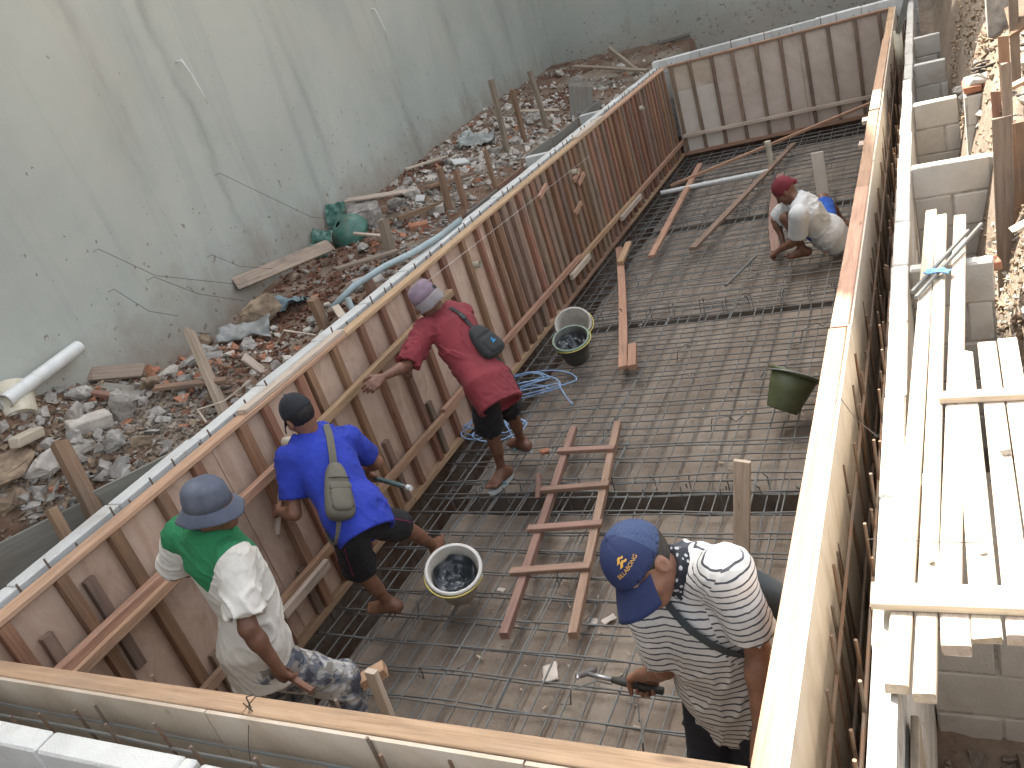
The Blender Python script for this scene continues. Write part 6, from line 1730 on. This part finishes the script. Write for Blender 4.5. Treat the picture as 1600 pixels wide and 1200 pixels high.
def lettering(txt, size, v0, u0, mat, name):
    cu_ = bpy.data.curves.new(name, 'FONT'); cu_.body = txt; cu_.size = size; cu_.align_x = 'CENTER'; cu_.offset = .0
    ob = bpy.data.objects.new(name, cu_); COL.objects.link(ob)
    dg = bpy.context.evaluated_depsgraph_get(); me = bpy.data.meshes.new_from_object(ob.evaluated_get(dg))
    bpy.data.objects.remove(ob)
    bm = bmesh.new(); bm.from_mesh(me); bmesh.ops.triangulate(bm, faces=bm.faces)
    for v in bm.verts: v.co = on_cap(v.co.x + u0, v.co.y + v0)
    bm.to_mesh(me); bm.free(); me.materials.clear(); me.materials.append(mat)
    return put(name, me, cr)
lettering('BILLABONG', .0175, -.018, 0, gold, 'lettering')
def wave(v0, s):
    a = [(-.020, 0), (-.012, .004), (-.004, .011), (.006, .012), (.014, .006), (.020, .006), (.020, .001), (.013, 0), (.006, .005), (.000, .003), (-.006, -.002)]
    return [(x * s, y * s + v0) for x, y in a]
lm = MB()
for v0 in (.002, .015): 
    w = wave(v0, 1.0); lm.add([on_cap(x, y) for x, y in w], [tuple(range(len(w)))])
lm.build('wave_emblem', gold, cr)
# bandana round the neck
def bandana():
    m, n, l, b = newmat('printed_bandana'); tc = n.new('ShaderNodeTexCoord'); co = tc.outputs['Object']
    vo = n.new('ShaderNodeTexVoronoi'); vo.inputs['Scale'].default_value = 45; l.new(co, vo.inputs['Vector'])
    l.new(mix(n, l, mth(n, l, 'LESS_THAN', vo.outputs['Distance'], .30), (.016, .018, .026), (.42, .42, .42)), b.inputs['Base Color']); b.inputs['Roughness'].default_value = .85
    return m
hu = nrm(B.HD - B.J['NK'])
bf = lambda P, B=B, hu=hu: np.maximum(np.maximum(smin(rc(P, B.J['NK'] - B.u * .01, B.J['NK'] + hu * .10, .076, .070), rc(P, B.J['NK'] + B.face * .055, B.J['NK'] + B.face * .085 - B.u * .045, .036, .016), .03), (P - B.J['NK'] - hu * .088) @ hu), -(P - B.J['NK'] + B.u * .085) @ B.u) - fold(P, 44, 60, hu, .006) + .003
smesh('bandana', bf, B.J['NK'] - .16, B.J['NK'] + .2, .006, bandana(), t)
bt = thing('sling_bag', 'dark slate sling bag on the back of the man in the striped shirt', 'bag', tuple(B.J['PV'] + A3(.1, .1, .2)))
right_ = nrm(B.hr + B.sr); fw = np.cross(B.u, right_); Bk = -fw
top = B.J['NK'] * .7 + B.J['RS'] * .3; low = B.J['PV'] + B.u * .24 - right_ * .17
e1 = nrm(top - low); e2 = nrm(Bk - e1 * (Bk @ e1)); cc = (top + low) / 2
slate = cloth('slate_canvas', (.045, .055, .060))
strap('strap', '', sfn, cc, e1, e2, .03, slate, bt, -178, 182, .011, .004)
bc = bag_at(sfn, cc - e1 * .05, nrm(e2 - right_ * .35), .03); axb = [nrm(np.cross(e1, e2)), e1, e2]
superell('bag_body', bc, axb, (.085, .13, .05), .6, slate, bt, taper=.2)
MB().tube([bc + e1 * x + axb[0] * -.03 + e2 * .05 for x in np.linspace(-.08, .08, 5)], .0035, 5).build('zip', bagd, bt)
g0 = B.J['RW'] + hd * .080 + hn * .022; gx = nrm(rod)
ht = thing('hammer', 'steel hammer with a dark grip swung by the man in the striped shirt', 'hammer', tuple(g0))
MB().tube([g0 - gx * .06, g0 - gx * .02, g0 + gx * .09, g0 + gx * .13], [.014, .0155, .0145, .011], 10).build('grip', plain('rubber_grip', (.035, .033, .03), .7), ht, smooth=True)
MB().tube([g0 + gx * .12, g0 + gx * .225], [.0085, .0085], 8).build('shaft', M['tool_steel'], ht, smooth=True)
hx = nrm(A3(-.1, -.75, .55)); hc = g0 + gx * .235
MB().tube([hc - hx * .065, hc - hx * .045, hc - hx * .02, hc + hx * .02, hc + hx * .055, hc + hx * .09 - gx * .02], [.016, .0165, .012, .013, .010, .004], 10).build('head', M['tool_steel'], ht, smooth=True)

# --- squatting worker at the far end
J = dict(HD=(-1.300, 7.905, .672), NK=(-1.195, 7.840, .560), LS=(-1.180, 7.655, .500), RS=(-1.270, 7.985, .520), LE=(-1.230, 7.720, .245), LW=(-1.430, 7.800, .135), RE=(-1.45, 8.03, .36), RW=(-1.410, 7.965, .215), PV=(-.98, 7.98, .17),
         LH=(-.99, 7.90, .17), RH=(-.99, 8.08, .17), LK=(-1.33, 7.88, .42), LA=(-1.22, 7.86, .095), LT=(-1.36, 7.82, .04), RK=(-1.05, 8.42, .38), RA=(-.90, 8.45, .09), RT=(-1.0, 8.6, .04))
B = Body(J, (-.9, .3, 0), (-.75, -.1, -.62), (-.62, .05, .78), 1.0)
t = person('worker squatting at the far end in a white T-shirt and dark red headscarf', B, {'L': dict(d=nrm(B.J['LW'] - B.J['LE']), n=A3(-.2, .3, -.9), curl=.9), 'R': dict(d=nrm(B.J['RW'] - B.J['RE']), n=A3(-.1, -.4, -.9), curl=.9)}, 'skin_dark', .010)
lo, hi = B.box(TORSO, .24); smesh('shirt', lambda P, B=B: B.shirt(P, fs=.85, inf=.034, hem=.13, r0=.085, r1=.084, seed=51, wr=.012), lo, hi, .010, cloth('white_cotton', (.53, .55, .54), .85), t)
lo, hi = B.box(LEGS, .2); smesh('shorts', lambda P, B=B: B.shorts(P, .85, seed=52), lo, hi, .010, cloth('bright_blue_cloth', (.02, .10, .45)), t)
mar = cloth('maroon_cloth', (.15, .016, .026))
def scarf(P, B=B):
    q = (P - B.HD) @ B.hR.T; I = np.eye(3)
    d = ell(q, A3(0, -.012, .038), I, (.093, .110, .108)); d = np.maximum(d, -.005 + .25 * q[:, 1] * -1 - q[:, 2] - .02)
    d = smin(d, ell(q, A3(.02, -.115, -.005), I, (.03, .025, .03)), .02)
    return d - fold(P, 54, 70, A3(.3, .3, 1), .006) + .003
smesh('headscarf', scarf, B.HD - .2, B.HD + .2, .008, mar, t)
# a small stool block under the squatting man
bx('seat_block', 'low wood block the squatting man sits on', 'block', (-.93, 7.98, .045), (.26, .2, .09), (0, 0, .2), M['rail'])
